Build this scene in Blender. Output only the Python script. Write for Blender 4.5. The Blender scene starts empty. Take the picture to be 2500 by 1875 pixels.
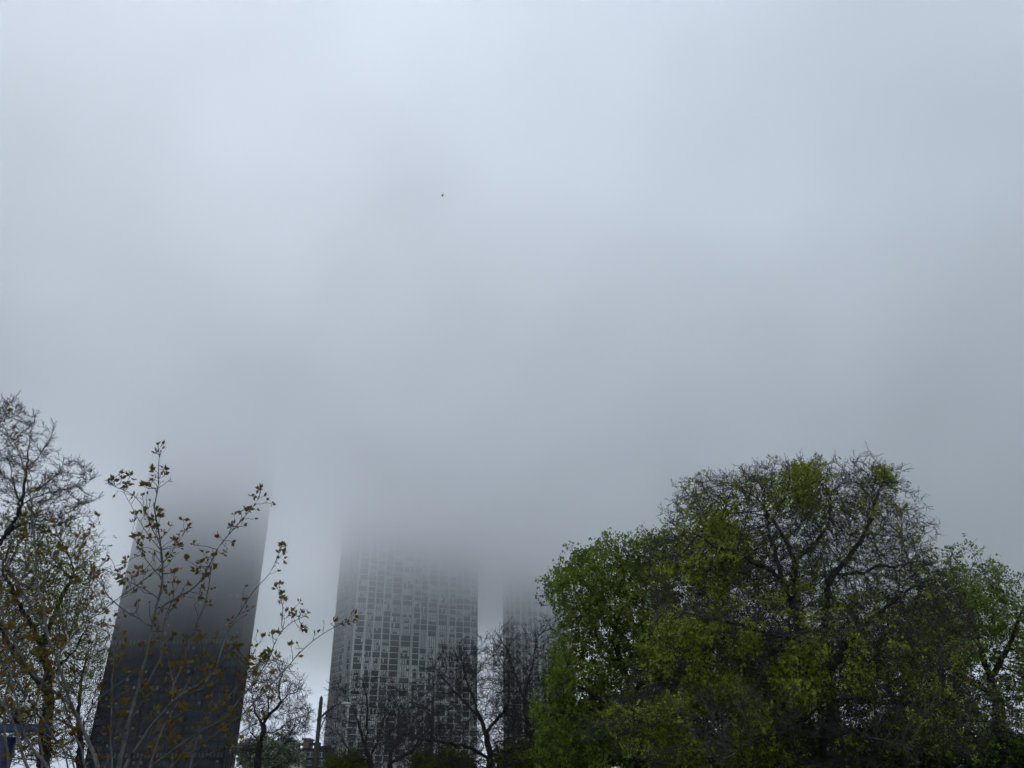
import bpy, math, random
import numpy as np
from mathutils import Vector, Matrix

DEV = ''
sc = bpy.context.scene
col = sc.collection
rng = np.random.default_rng(7)

# ------------------------------------------------------------------ camera
W, H, F = 2500.0, 1875.0, 1944.0
EYE = Vector((0, 0, 1.6))
zc = Vector((-50.0, 3607.5, -F)).normalized()            # world up, seen in camera axes
fwd = Vector((0, 0, -1)); yc = (fwd - zc * fwd.dot(zc)).normalized()
xc = yc.cross(zc)
R = Matrix((xc, yc, zc))                                  # camera -> world
cam_d = bpy.data.cameras.new('camera'); cam = bpy.data.objects.new('camera', cam_d); col.objects.link(cam)
cam_d.sensor_width = 36.0; cam_d.lens = 36.0 * F / W; cam_d.clip_start = 0.05; cam_d.clip_end = 6000
cam.matrix_world = Matrix.Translation(EYE) @ R.to_4x4()
sc.camera = cam

def ray(px, py):
    return R @ Vector((px - W / 2, H / 2 - py, -F))
def at(px, py, D):
    """the point seen at a pixel whose distance north of the camera is D metres"""
    d = ray(px, py)
    return EYE + d * (D / d.y)

# ------------------------------------------------------------------ materials
def mat(name, color, rough=0.8, noise=None, spec=0.3, scale=5.0, bump=0.0, metallic=0.0):
    m = bpy.data.materials.new(name); m.use_nodes = True
    nt = m.node_tree; b = nt.nodes['Principled BSDF']
    b.inputs['Base Color'].default_value = (*color, 1)
    b.inputs['Roughness'].default_value = rough
    b.inputs['Specular IOR Level'].default_value = spec
    b.inputs['Metallic'].default_value = metallic
    if noise:
        tc = nt.nodes.new('ShaderNodeTexCoord'); n = nt.nodes.new('ShaderNodeTexNoise')
        n.inputs['Scale'].default_value = scale; n.inputs['Detail'].default_value = 5
        nt.links.new(tc.outputs['Object'], n.inputs['Vector'])
        r = nt.nodes.new('ShaderNodeValToRGB')
        r.color_ramp.elements[0].position = 0.3; r.color_ramp.elements[1].position = 0.7
        r.color_ramp.elements[0].color = (*color, 1); r.color_ramp.elements[1].color = (*noise, 1)
        nt.links.new(n.outputs['Fac'], r.inputs['Fac']); nt.links.new(r.outputs['Color'], b.inputs['Base Color'])
        if bump:
            bp = nt.nodes.new('ShaderNodeBump'); bp.inputs['Strength'].default_value = bump
            nt.links.new(n.outputs['Fac'], bp.inputs['Height']); nt.links.new(bp.outputs['Normal'], b.inputs['Normal'])
    return m

def leaf_mat(name, c1, c2, scale=1.2, trans=0.35):
    m = bpy.data.materials.new(name); m.use_nodes = True
    nt = m.node_tree; nt.nodes.clear(); N = nt.nodes.new; L = nt.links.new
    out = N('ShaderNodeOutputMaterial'); tc = N('ShaderNodeTexCoord'); n = N('ShaderNodeTexNoise')
    n.inputs['Scale'].default_value = scale; n.inputs['Detail'].default_value = 3
    L(tc.outputs['Object'], n.inputs['Vector'])
    at_ = N('ShaderNodeAttribute'); at_.attribute_name = 'tone'
    ad = N('ShaderNodeMath'); ad.operation = 'ADD'; L(n.outputs['Fac'], ad.inputs[0])
    mu = N('ShaderNodeMath'); mu.operation = 'MULTIPLY_ADD'; mu.inputs[1].default_value = 0.7; mu.inputs[2].default_value = -0.35
    L(at_.outputs['Fac'], mu.inputs[0]); L(mu.outputs[0], ad.inputs[1])
    r = N('ShaderNodeValToRGB'); r.color_ramp.elements[0].position = 0.25; r.color_ramp.elements[1].position = 0.75
    r.color_ramp.elements[0].color = (*c1, 1); r.color_ramp.elements[1].color = (*c2, 1)
    L(ad.outputs[0], r.inputs['Fac'])
    d = N('ShaderNodeBsdfDiffuse'); t = N('ShaderNodeBsdfTranslucent'); mx = N('ShaderNodeMixShader')
    L(r.outputs['Color'], d.inputs['Color']); L(r.outputs['Color'], t.inputs['Color'])
    mx.inputs[0].default_value = trans
    L(d.outputs[0], mx.inputs[1]); L(t.outputs[0], mx.inputs[2]); L(mx.outputs[0], out.inputs['Surface'])
    return m

M = {}
M['bark_dark'] = mat('bark_dark', (0.022, 0.02, 0.018), 0.95, (0.05, 0.045, 0.04), 0.1, 6, 0.4)
M['bark_black'] = mat('bark_black', (0.018, 0.016, 0.017), 0.95, (0.04, 0.036, 0.036), 0.1, 6, 0.4)
M['bark_grey'] = mat('bark_grey', (0.05, 0.046, 0.043), 0.95, (0.10, 0.092, 0.085), 0.1, 5, 0.4)
M['bark_pale'] = mat('bark_pale', (0.05, 0.045, 0.04), 0.85, (0.14, 0.128, 0.115), 0.3, 30, 0.3)
M['twig_grey'] = mat('twig_grey', (0.04, 0.035, 0.033), 0.9, (0.085, 0.075, 0.068), 0.1, 3)
M['twig_dark'] = mat('twig_dark', (0.03, 0.026, 0.028), 0.9, (0.06, 0.05, 0.05), 0.1, 3)
M['leaf_maple'] = leaf_mat('leaf_maple', (0.075, 0.115, 0.016), (0.23, 0.30, 0.045), 0.7)
M['leaf_lime'] = leaf_mat('leaf_lime', (0.13, 0.16, 0.02), (0.33, 0.36, 0.05), 0.5)
M['leaf_left'] = leaf_mat('leaf_left', (0.12, 0.13, 0.022), (0.25, 0.26, 0.06), 0.8)
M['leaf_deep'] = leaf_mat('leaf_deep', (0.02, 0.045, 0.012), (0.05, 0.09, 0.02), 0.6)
M['leaf_moss'] = leaf_mat('leaf_moss', (0.07, 0.085, 0.018), (0.14, 0.16, 0.03), 1.0)
M['leaf_bronze'] = leaf_mat('leaf_bronze', (0.12, 0.085, 0.016), (0.19, 0.075, 0.018), 7, 0.4)
M['leaf_olive'] = leaf_mat('leaf_olive', (0.085, 0.08, 0.018), (0.20, 0.13, 0.024), 7, 0.4)
M['bud'] = mat('bud', (0.10, 0.045, 0.025), 0.6)
M['blossom'] = leaf_mat('blossom', (0.30, 0.33, 0.27), (0.55, 0.55, 0.5), 3, 0.3)
M['leaf_sage'] = leaf_mat('leaf_sage', (0.09, 0.12, 0.065), (0.20, 0.23, 0.14), 2, 0.3)
M['grass'] = mat('grass', (0.035, 0.06, 0.015), 1.0, (0.06, 0.09, 0.025), 0.1, 3)
M['asphalt'] = mat('asphalt', (0.045, 0.045, 0.047), 0.9, (0.06, 0.06, 0.062), 0.2, 20)
M['kerb'] = mat('kerb_concrete', (0.28, 0.27, 0.25), 0.9, (0.35, 0.34, 0.32), 0.2, 8)
M['paint'] = mat('road_paint', (0.7, 0.7, 0.66), 0.8)
M['concrete'] = mat('concrete', (0.27, 0.275, 0.27), 0.9, (0.36, 0.365, 0.36), 0.2, 0.25)
M['slab'] = mat('slab_edge', (0.60, 0.61, 0.60), 0.9)
M['glass'] = mat('glass_dark', (0.06, 0.066, 0.07), 0.15, (0.13, 0.13, 0.122), 0.45, 0.09)
M['recess'] = mat('window_spandrel', (0.08, 0.085, 0.085), 0.7)
M['mullion'] = mat('mullion', (0.07, 0.075, 0.075), 0.5)
M['blind'] = mat('blind', (0.30, 0.32, 0.31), 0.9, (0.80, 0.82, 0.80), 0.1, 0.23)
M['tower_metal'] = mat('tower_metal', (0.008, 0.009, 0.014), 0.6, (0.012, 0.014, 0.02), 0.15, 0.05)
M['tower_glass'] = mat('tower_glass', (0.010, 0.013, 0.024), 0.2, (0.03, 0.037, 0.056), 0.25, 0.12)
M['tower_band'] = mat('tower_band', (0.06, 0.066, 0.075), 0.6)
M['lit'] = mat('lit_window_pale', (0.12, 0.125, 0.13), 0.8)  # pale colour standing in for the glow of a few lit windows
M['brick_brown'] = mat('brick_brown', (0.045, 0.036, 0.031), 0.95, (0.068, 0.055, 0.046), 0.1, 2)
M['brick_tan'] = mat('brick_tan', (0.15, 0.125, 0.10), 0.95, (0.20, 0.17, 0.14), 0.1, 2)
M['stucco'] = mat('stucco', (0.42, 0.38, 0.32), 0.95, (0.5, 0.46, 0.4), 0.1, 2)
M['win_blue'] = mat('win_blue', (0.03, 0.04, 0.06), 0.1, None, 0.5)
M['frame_white'] = mat('frame_white', (0.35, 0.36, 0.37), 0.6)
M['pole'] = mat('pole_brown', (0.035, 0.032, 0.026), 0.7, (0.05, 0.047, 0.038), 0.3, 3)
M['lamp_grey'] = mat('lamp_grey', (0.38, 0.40, 0.41), 0.5, None, 0.4)
M['lens'] = mat('lamp_lens', (0.5, 0.52, 0.52), 0.3)
M['blue'] = mat('blue_paint', (0.006, 0.026, 0.085), 0.5, (0.008, 0.032, 0.10), 0.4, 3)
M['navy'] = mat('navy_paint', (0.003, 0.005, 0.028), 0.5, None, 0.4)
M['cap'] = mat('cap_grey', (0.22, 0.23, 0.25), 0.6)
M['bird'] = mat('bird_feathers', (0.02, 0.02, 0.022), 0.9)
M['tarmac_roof'] = mat('tarmac_roof', (0.05, 0.05, 0.05), 0.95)

# ------------------------------------------------------------------ object helpers
def tag(o, label=None, cat=None, group=None, kind=None):
    if label: o['label'] = label
    if cat: o['category'] = cat
    if group: o['group'] = group
    if kind: o['kind'] = kind
    return o

def empty(name, loc, label, cat, group=None):
    o = bpy.data.objects.new(name, None); col.objects.link(o); o.location = loc
    o.empty_display_size = 0.5
    return tag(o, label, cat, group)

def mesh_np(name, verts, faces_flat, nper, mats, mi=None, parent=None, smooth=False, tone=None):
    """faces_flat: (n, nper) vertex indices"""
    me = bpy.data.meshes.new(name)
    nf = len(faces_flat)
    me.vertices.add(len(verts)); me.vertices.foreach_set('co', np.asarray(verts, np.float32).ravel())
    me.loops.add(nf * nper); me.loops.foreach_set('vertex_index', np.asarray(faces_flat, np.int32).ravel())
    me.polygons.add(nf); me.polygons.foreach_set('loop_start', np.arange(0, nf * nper, nper, dtype=np.int32))
    if mi is not None: me.polygons.foreach_set('material_index', np.asarray(mi, np.int32))
    me.polygons.foreach_set('use_smooth', np.full(nf, smooth))
    for m in mats: me.materials.append(m)
    if tone is not None:
        a = me.attributes.new('tone', 'FLOAT', 'FACE'); a.data.foreach_set('value', np.asarray(tone, np.float32))
    me.update(calc_edges=True)
    o = bpy.data.objects.new(name, me); col.objects.link(o)
    if parent is not None:
        o.parent = parent
        o.matrix_parent_inverse = Matrix.Translation(-parent.location)
    return o

class MB:
    """collects boxes and tubes; build() links them as one mesh"""
    def __init__(s, org=(0, 0, 0), u=(1, 0, 0), n=(0, -1, 0)):
        s.v = []; s.f = []; s.m = []; s.o = Vector(org); s.u = Vector(u); s.n = Vector(n); s.mats = []
    def P(s, a, b, c):                                     # along, outward, up
        return s.o + s.u * a + s.n * b + Vector((0, 0, c))
    def mi(s, m):
        if m not in s.mats: s.mats.append(m)
        return s.mats.index(m)
    def box(s, a0, a1, b0, b1, c0, c1, m):
        k = len(s.v); mi = s.mi(m)
        s.v += [s.P(a, b, c) for c in (c0, c1) for (a, b) in ((a0, b0), (a1, b0), (a1, b1), (a0, b1))]
        s.f += [(k, k+3, k+2, k+1), (k+4, k+5, k+6, k+7), (k, k+1, k+5, k+4), (k+1, k+2, k+6, k+5), (k+2, k+3, k+7, k+6), (k+3, k, k+4, k+7)]
        s.m += [mi] * 6
        if s.u.cross(s.n).z < 0: s.f[-6:] = [t[::-1] for t in s.f[-6:]]
    def tube(s, pts, rad, m, n=10, caps=True):
        pts = [Vector(p) for p in pts]; k = len(s.v); mi = s.mi(m)
        if not hasattr(rad, '__len__'): rad = [rad] * len(pts)
        for i, p in enumerate(pts):
            d = (pts[min(i+1, len(pts)-1)] - pts[max(i-1, 0)]).normalized()
            a = d.cross(Vector((0.13, 0.99, 0.05))); a = a.normalized() if a.length > 1e-3 else Vector((1, 0, 0)); b = d.cross(a)
            for j in range(n):
                t = 2 * math.pi * j / n
                s.v.append(p + (a * math.cos(t) + b * math.sin(t)) * rad[i])
        for i in range(len(pts) - 1):
            for j in range(n):
                s.f.append((k+i*n+j, k+i*n+(j+1) % n, k+(i+1)*n+(j+1) % n, k+(i+1)*n+j)); s.m.append(mi)
        if caps:
            s.f.append(tuple(k+j for j in range(n))[::-1]); s.m.append(mi)
            s.f.append(tuple(k+(len(pts)-1)*n+j for j in range(n))); s.m.append(mi)
    def build(s, name, parent=None, smooth=False, loc=None):
        me = bpy.data.meshes.new(name)
        off = Vector(loc) if loc is not None else Vector((0, 0, 0))
        me.from_pydata([v - off for v in s.v], [], s.f)
        for m in s.mats: me.materials.append(m)
        me.polygons.foreach_set('material_index', s.m)
        me.polygons.foreach_set('use_smooth', [smooth] * len(s.f))
        me.update()
        o = bpy.data.objects.new(name, me); col.objects.link(o); o.location = off
        if parent is not None:
            o.parent = parent; o.matrix_parent_inverse = Matrix.Translation(-parent.location)
        return o

# ------------------------------------------------------------------ sky, light and fog
SUN_EL, SUN_AZ = math.radians(52), math.radians(-35)       # a veiled sun, up and to the left
world = bpy.data.worlds.new('World'); sc.world = world; world.use_nodes = True
nt = world.node_tree; N = nt.nodes.new; L = nt.links.new
bg = nt.nodes['Background']
sky = N('ShaderNodeTexSky'); sky.sky_type = 'NISHITA'; sky.sun_disc = False
sky.sun_elevation = SUN_EL; sky.sun_rotation = SUN_AZ; sky.air_density = 1.0; sky.dust_density = 3.0
hsv = N('ShaderNodeHueSaturation'); hsv.inputs['Saturation'].default_value = 0.22
L(sky.outputs['Color'], hsv.inputs['Color'])
tc = N('ShaderNodeTexCoord'); ns = N('ShaderNodeTexNoise'); ns.inputs['Scale'].default_value = 1.6; ns.inputs['Detail'].default_value = 3
ns.inputs['Roughness'].default_value = 0.5
L(tc.outputs['Generated'], ns.inputs['Vector'])
mr = N('ShaderNodeMapRange'); mr.inputs['From Min'].default_value = 0.3; mr.inputs['From Max'].default_value = 0.7
mr.inputs['To Min'].default_value = 0.85; mr.inputs['To Max'].default_value = 1.15
L(ns.outputs['Fac'], mr.inputs['Value'])
# cloud-covered sky: even grey with soft, large patches
mix = N('ShaderNodeMix'); mix.data_type = 'RGBA'; mix.inputs['Factor'].default_value = 0.93
gr = N('ShaderNodeMix'); gr.data_type = 'RGBA'; gr.blend_type = 'MULTIPLY'; gr.inputs['Factor'].default_value = 1
gr.inputs['A'].default_value = (6.5, 7.4, 8.9, 1)
cmb = N('ShaderNodeCombineColor'); [L(mr.outputs[0], cmb.inputs[i]) for i in range(3)]
L(cmb.outputs[0], gr.inputs['B'])
L(hsv.outputs['Color'], mix.inputs['A']); L(gr.outputs['Result'], mix.inputs['B'])
# an overcast sky is about three times as bright overhead as at the horizon
sp = N('ShaderNodeSeparateXYZ'); L(tc.outputs['Generated'], sp.inputs[0])
ov = N('ShaderNodeMapRange'); ov.inputs['From Min'].default_value = 0.0; ov.inputs['From Max'].default_value = 1.0
ov.inputs['To Min'].default_value = 0.78; ov.inputs['To Max'].default_value = 1.7; L(sp.outputs['Z'], ov.inputs['Value'])
fin = N('ShaderNodeVectorMath'); fin.operation = 'SCALE'; L(mix.outputs['Result'], fin.inputs[0]); L(ov.outputs[0], fin.inputs['Scale'])
L(fin.outputs[0], bg.inputs['Color']); bg.inputs['Strength'].default_value = 0.10

sd = bpy.data.lights.new('sun', 'SUN'); so = bpy.data.objects.new('sun', sd); col.objects.link(so)
sd.energy = 0.5; sd.angle = math.radians(50); sd.color = (1, 0.97, 0.93)
sdir = Vector((math.sin(SUN_AZ) * math.cos(SUN_EL), math.cos(SUN_AZ) * math.cos(SUN_EL), math.sin(SUN_EL)))
so.rotation_euler = sdir.to_track_quat('Z', 'Y').to_euler(); so.location = (0, 0, 300)

def make_haze():
    b = MB(); b.box(-900, 900, -1100, 300, -1.0, 200, None or M['grass'])
    o = b.build('haze'); o.data.materials.clear()
    m = bpy.data.materials.new('haze_air'); m.use_nodes = True
    nt = m.node_tree; nt.nodes.clear(); N = nt.nodes.new; L = nt.links.new
    out = N('ShaderNodeOutputMaterial'); pv = N('ShaderNodeVolumePrincipled')
    pv.inputs['Color'].default_value = (0.985, 0.99, 0.995, 1); pv.inputs['Anisotropy'].default_value = GG
    tc = N('ShaderNodeTexCoord'); sep = N('ShaderNodeSeparateXYZ'); L(tc.outputs['Object'], sep.inputs[0])
    def math_(op, a, b, c=None):
        m_ = N('ShaderNodeMath'); m_.operation = op
        for i, q in enumerate((a, b, c)):
            if q is None: continue
            if isinstance(q, (int, float)): m_.inputs[i].default_value = q
            else: L(q, m_.inputs[i])
        return m_.outputs[0]
    def ramp(v, f0, f1, t0=0.0, t1=1.0, smooth=False):
        r_ = N('ShaderNodeMapRange'); r_.inputs['From Min'].default_value = f0; r_.inputs['From Max'].default_value = f1
        r_.inputs['To Min'].default_value = t0; r_.inputs['To Max'].default_value = t1
        if smooth: r_.interpolation_type = 'SMOOTHSTEP'
        L(v, r_.inputs['Value']); return r_.outputs[0]
    ns = N('ShaderNodeTexNoise'); ns.inputs['Scale'].default_value = 0.030; ns.inputs['Detail'].default_value = 3.0; ns.inputs['Roughness'].default_value = 0.55
    L(tc.outputs['Object'], ns.inputs['Vector'])
    z = math_('MULTIPLY_ADD', math_('SUBTRACT', ns.outputs['Fac'], 0.5), 32.0, sep.outputs['Z'])      # ragged heights
    gentle = math_('MULTIPLY', math_('POWER', ramp(z, 60, 200), 0.9), 0.0148)
    # a lower, thicker bank everywhere except round the dark tower
    ds = N('ShaderNodeVectorMath'); ds.operation = 'DISTANCE'; fl = N('ShaderNodeCombineXYZ'); L(sep.outputs['X'], fl.inputs[0]); L(sep.outputs['Y'], fl.inputs[1])
    L(fl.outputs[0], ds.inputs[0]); ds.inputs[1].default_value = (-195, 400, 0)
    away = ramp(ds.outputs['Value'], 60, 190, 0, 1, True)
    bank = math_('MULTIPLY', math_('MULTIPLY', math_('POWER', ramp(z, 84, 138), 1.5), ramp(z, 140, 160, 1, 0, True)), 0.046)
    bank = math_('MULTIPLY', bank, away)
    dens = math_('ADD', gentle, bank)
    dens = math_('MULTIPLY', dens, ramp(ns.outputs['Fac'], 0.3, 0.7, 0.9, 1.1))
    dens = math_('MULTIPLY', dens, math_('MULTIPLY', ramp(sep.outputs['Y'], 520, 860, 1, 0, True), ramp(sep.outputs['Y'], -110, 90, 0, 1, True)))  # includes an added clearing behind the camera, letting light onto facades and trees
    L(math_('ADD', dens, 0.00006), pv.inputs['Density'])
    L(pv.outputs[0], out.inputs['Volume'])
    o.data.materials.append(m)
    tag(o, 'low grey fog that hides the tops of the towers', None, None, 'stuff')
ZB0, ZB1, DENS = 101.0, 196.0, 0.040; GG = 0.7
make_haze()

sc.view_settings.view_transform = 'Standard'; sc.view_settings.look = 'None'; sc.view_settings.gamma = 1
sc.view_settings.exposure = 0.13
sc.cycles.volume_bounces = 5; sc.cycles.max_bounces = 6; sc.cycles.diffuse_bounces = 3; sc.cycles.glossy_bounces = 2
sc.cycles.transmission_bounces = 3; sc.cycles.transparent_max_bounces = 4
sc.cycles.volume_step_rate = 0.25; sc.cycles.volume_max_steps = 64
sc.cycles.use_denoising = True; sc.cycles.use_adaptive_sampling = True; sc.cycles.adaptive_threshold = 0.1

# ------------------------------------------------------------------ ground (below the frame, seen from other places)
def flat(name, x0, x1, y0, y1, z0, z1, m):
    b = MB(); b.box(x0, x1, -y1, -y0, z0, z1, m); return tag(b.build(name), kind='structure')
flat('ground', -890, 890, -290, 1490, -0.5, 0.0, M['grass'])
flat('road', -880, 880, 62, 74, -0.3, 0.004, M['asphalt'])
flat('kerb', -880, 880, 61.7, 62, -0.3, 0.12, M['kerb'])
flat('kerb', -880, 880, 74, 74.3, -0.3, 0.12, M['kerb'])
flat('path', -880, 880, 56, 58.2, -0.3, 0.008, M['kerb'])
b = MB()
for i in range(-60, 60): b.box(i * 9.0, i * 9.0 + 3, -68.07, -67.93, 0.004, 0.008, M['paint'])
tag(b.build('road_marking'), kind='structure')

# ------------------------------------------------------------------ towers
def az_of(px, py):
    d = ray(px, py); return Vector((d.x, d.y))
def hit_on(P0, u, px, py):
    """distance along u from P0 (in plan) at which the vertical plane through the pixel is met"""
    a = az_of(px, py); w = Vector((P0.x, P0.y))
    # w + u s = a t
    det = u.x * (-a.y) + a.x * u.y
    s = ((-w.x) * (-a.y) + a.x * (-w.y)) / det
    return s

def window_mesh(b, a0, a1, z0, z1, style, rnd, panes=4):
    """a bay-wide window of narrow sashes, glass set back in its frame"""
    d = -0.25
    b.box(a0, a1, d - 0.12, d, z0, z1, M['glass'])
    w = (a1 - a0) / panes
    for i in range(1, panes):
        b.box(a0 + w*i - 0.07, a0 + w*i + 0.07, d, d + 0.1, z0, z1, M['mullion'])
    b.box(a0, a1, d, d + 0.1, z0, z0 + 0.22, M['mullion'])
    h = z1 - z0
    if style == 0: return
    for i in range(panes):
        r = rnd.random()
        if style == 1 and r < 0.12: continue
        if style == 2 and r < 0.5: continue
        if style == 3 and i in (1, 2): lo = z0 + h * 0.45
        elif style == 4: lo = z0 + h * 0.62
        else: lo = z0 + 0.25 + (0.4 * h if r > 0.86 else 0)
        b.box(a0 + w*i + 0.16, a0 + w*(i+1) - 0.16, d, d + 0.02, lo, z1 - 0.08, M['blind'])
    if rnd.random() < 0.6:                                 # the air conditioner under a sash
        c = a0 + w * (1.5 if panes > 2 else 0.5); b.box(c, c + w, d + 0.02, d + 0.3, z0 + 0.05, z0 + 0.6, M['recess'])

def apartment_tower(label, D, pxL, pyL, pxR, side_px, dirF, dirS, bays, side_bays, zfloor, nfl, part_floors, seed, px_row, thick):
    rnd = random.Random(seed)
    P0 = at(pxL, pyL, D); P0 = Vector((P0.x, P0.y, 0))
    uF = Vector((math.sin(dirF), math.cos(dirF), 0)); nF = Vector((uF.y, -uF.x, 0))
    uS = Vector((math.sin(dirS), math.cos(dirS), 0)); nS = Vector((-uS.y, uS.x, 0))
    lenF = hit_on(P0, uF, pxR, pyL); lenS = hit_on(P0, uS, side_px, pyL)
    root = empty('apartment_tower', P0, label, 'tower')
    top = zfloor * nfl + 2
    # core: a closed prism set back behind the facades
    q = [P0 - nF*0.5 - nS*0.5, P0 + uF*(lenF - 0.5) - nF*0.5, P0 + uF*(lenF - 0.5) - nF*34, P0 + uS*(lenS - 0.5) + uF*10 - nF*18, P0 + uS*(lenS - 0.5) - nS*0.5]
    b = MB(); k = len(q); mi = b.mi(M['recess'])
    b.v = [v + Vector((0, 0, z)) for z in (0.0, top) for v in q]
    b.f = [tuple(range(k))[::-1], tuple(range(k, 2*k))] + [(i, (i+1) % k, (i+1) % k + k, i + k) for i in range(k)]; b.m = [mi] * len(b.f)
    b.build('core', root)
    cols = MB(P0, uF, nF); slabs = cols; far = MB(P0, uF, nF)
    edges = []
    for (xa, xb) in bays:
        edges.append((hit_on(P0, uF, xa, px_row), hit_on(P0, uF, xb, px_row)))
    prev = 0.0
    for (a0, a1) in edges:                                 # concrete between the bays
        w = a0 - prev
        cols.box(prev, a0, -0.5, 0.35 if w > 1.2 else 0.2, 0, top, M['concrete'] if w > 1.2 else M['slab'])
        if w > 1.2:
            cols.box(prev + w*0.12, prev + w*0.36, 0.35, 0.7, 0, top, M['slab']); cols.box(prev + w*0.64, prev + w*0.88, 0.35, 0.7, 0, top, M['slab'])
        prev = a1
    cols.box(prev, lenF, -0.5, 0.35, 0, top, M['concrete'])
    nparts = 0
    wide = sorted(range(nfl))
    for f in range(nfl):
        z = f * zfloor
        for i, (a0, a1) in enumerate(edges):
            slabs.box(a0 + 0.003, a1 - 0.003, -0.45, 0.12, z - 0.15, z + 0.15, M['slab'])
            if (i * 7 + f) % 5 == 0 or True:
                pass
            r = rnd.random(); st = 0 if r < 0.36 else (1 if r < 0.66 else (3 if r < 0.78 else (2 if r < 0.88 else (4 if r < 0.93 else 5))))
            z0, z1 = z + 0.16, z + zfloor - 0.16
            if f in part_floors and nparts < 100:
                w = MB(P0, uF, nF); window_mesh(w, a0 + 0.01, a1 - 0.01, z0, z1, st, rnd); w.build('window', root); nparts += 1
            else:
                window_mesh(far, a0 + 0.01, a1 - 0.01, z0, z1, st, rnd)
    sd = MB(P0, uS, nS); prev = 0.0
    for (xa, xb) in side_bays:
        a0, a1 = hit_on(P0, uS, xa, px_row), hit_on(P0, uS, xb, px_row)
        sd.box(prev + (0.004 if prev == 0 else 0), a0, -0.5, 0.3, 0, top, M['concrete']); prev = a1
        for f in range(nfl):
            z = f * zfloor
            sd.box(a0 + 0.003, a1 - 0.003, -0.45, 0.12, z - 0.15, z + 0.15, M['slab'])
            r = rnd.random(); st = 0 if r < 0.3 else (1 if r < 0.8 else 3)
            fb = MB(P0, uS, nS)
            window_mesh(fb, a0 + 0.01, a1 - 0.01, z + 0.16, z + zfloor - 0.16, st, rnd, 2)
            k0 = len(sd.v); mm = [sd.mi(m) for m in fb.mats]
            sd.v += fb.v; sd.f += [tuple(i + k0 for i in t) for t in fb.f]; sd.m += [mm[i] for i in fb.m]
    sd.box(prev, lenS, -0.5, 0.3, 0, top, M['concrete'])
    cols.build('facade_grid', root)
    tag(far.build('windows', root), kind='stuff'); sd.build('side_facade', root)
    par = MB(P0, uF, nF); par.box(0.01, lenF - 0.01, -0.8, 0.5, top, top + 1.2, M['concrete']); par.build('parapet', root)
    return root

def zx(x): return 800 + x / 5.821
FB = [(370, 490), (520, 618), (638, 742), (762, 862), (880, 1002), (1034, 1165), (1200, 1292), (1304, 1396), (1414, 1530), (1562, 1682), (1718, 1806), (1818, 1916), (1926, 2022), (2031, 2118)]
SB = [(318, 287), (232, 206), (199, 176), (169, 148), (141, 122), (115, 99), (93, 80)]
Dm = 430.0
zf = at(858, 1590, Dm).z - at(858, 1605.1, Dm).z
if 'T' in DEV or not DEV:
    f0 = int(at(900, 1730, Dm).z / zf)
    apartment_tower('pale concrete apartment tower with white floor lines and narrow pilasters, top lost in cloud', Dm, zx(344), 1590, zx(2128), zx(68),
                    math.radians(68.8), math.radians(-36.5), [(zx(a), zx(b)) for a, b in FB], [(zx(a), zx(b)) for a, b in SB], zf, 52, range(f0 + 3, f0 + 11), 3, 1590, True)
    # the fainter twin behind: its own width and bays
    B3 = [(1234.5, 1244), (1246, 1256), (1258, 1270), (1274, 1286), (1288, 1299), (1301, 1313), (1317, 1330), (1334, 1346), (1348, 1358), (1360, 1371), (1375, 1386)]
    apartment_tower('faint far apartment tower, mostly hidden by cloud and the bare tree crowns', 480.0, 1233, 1530, 1390, 1229,
                    math.radians(72), math.radians(-20), B3, [], zf, 50, range(32, 38), 5, 1530, True)

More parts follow.
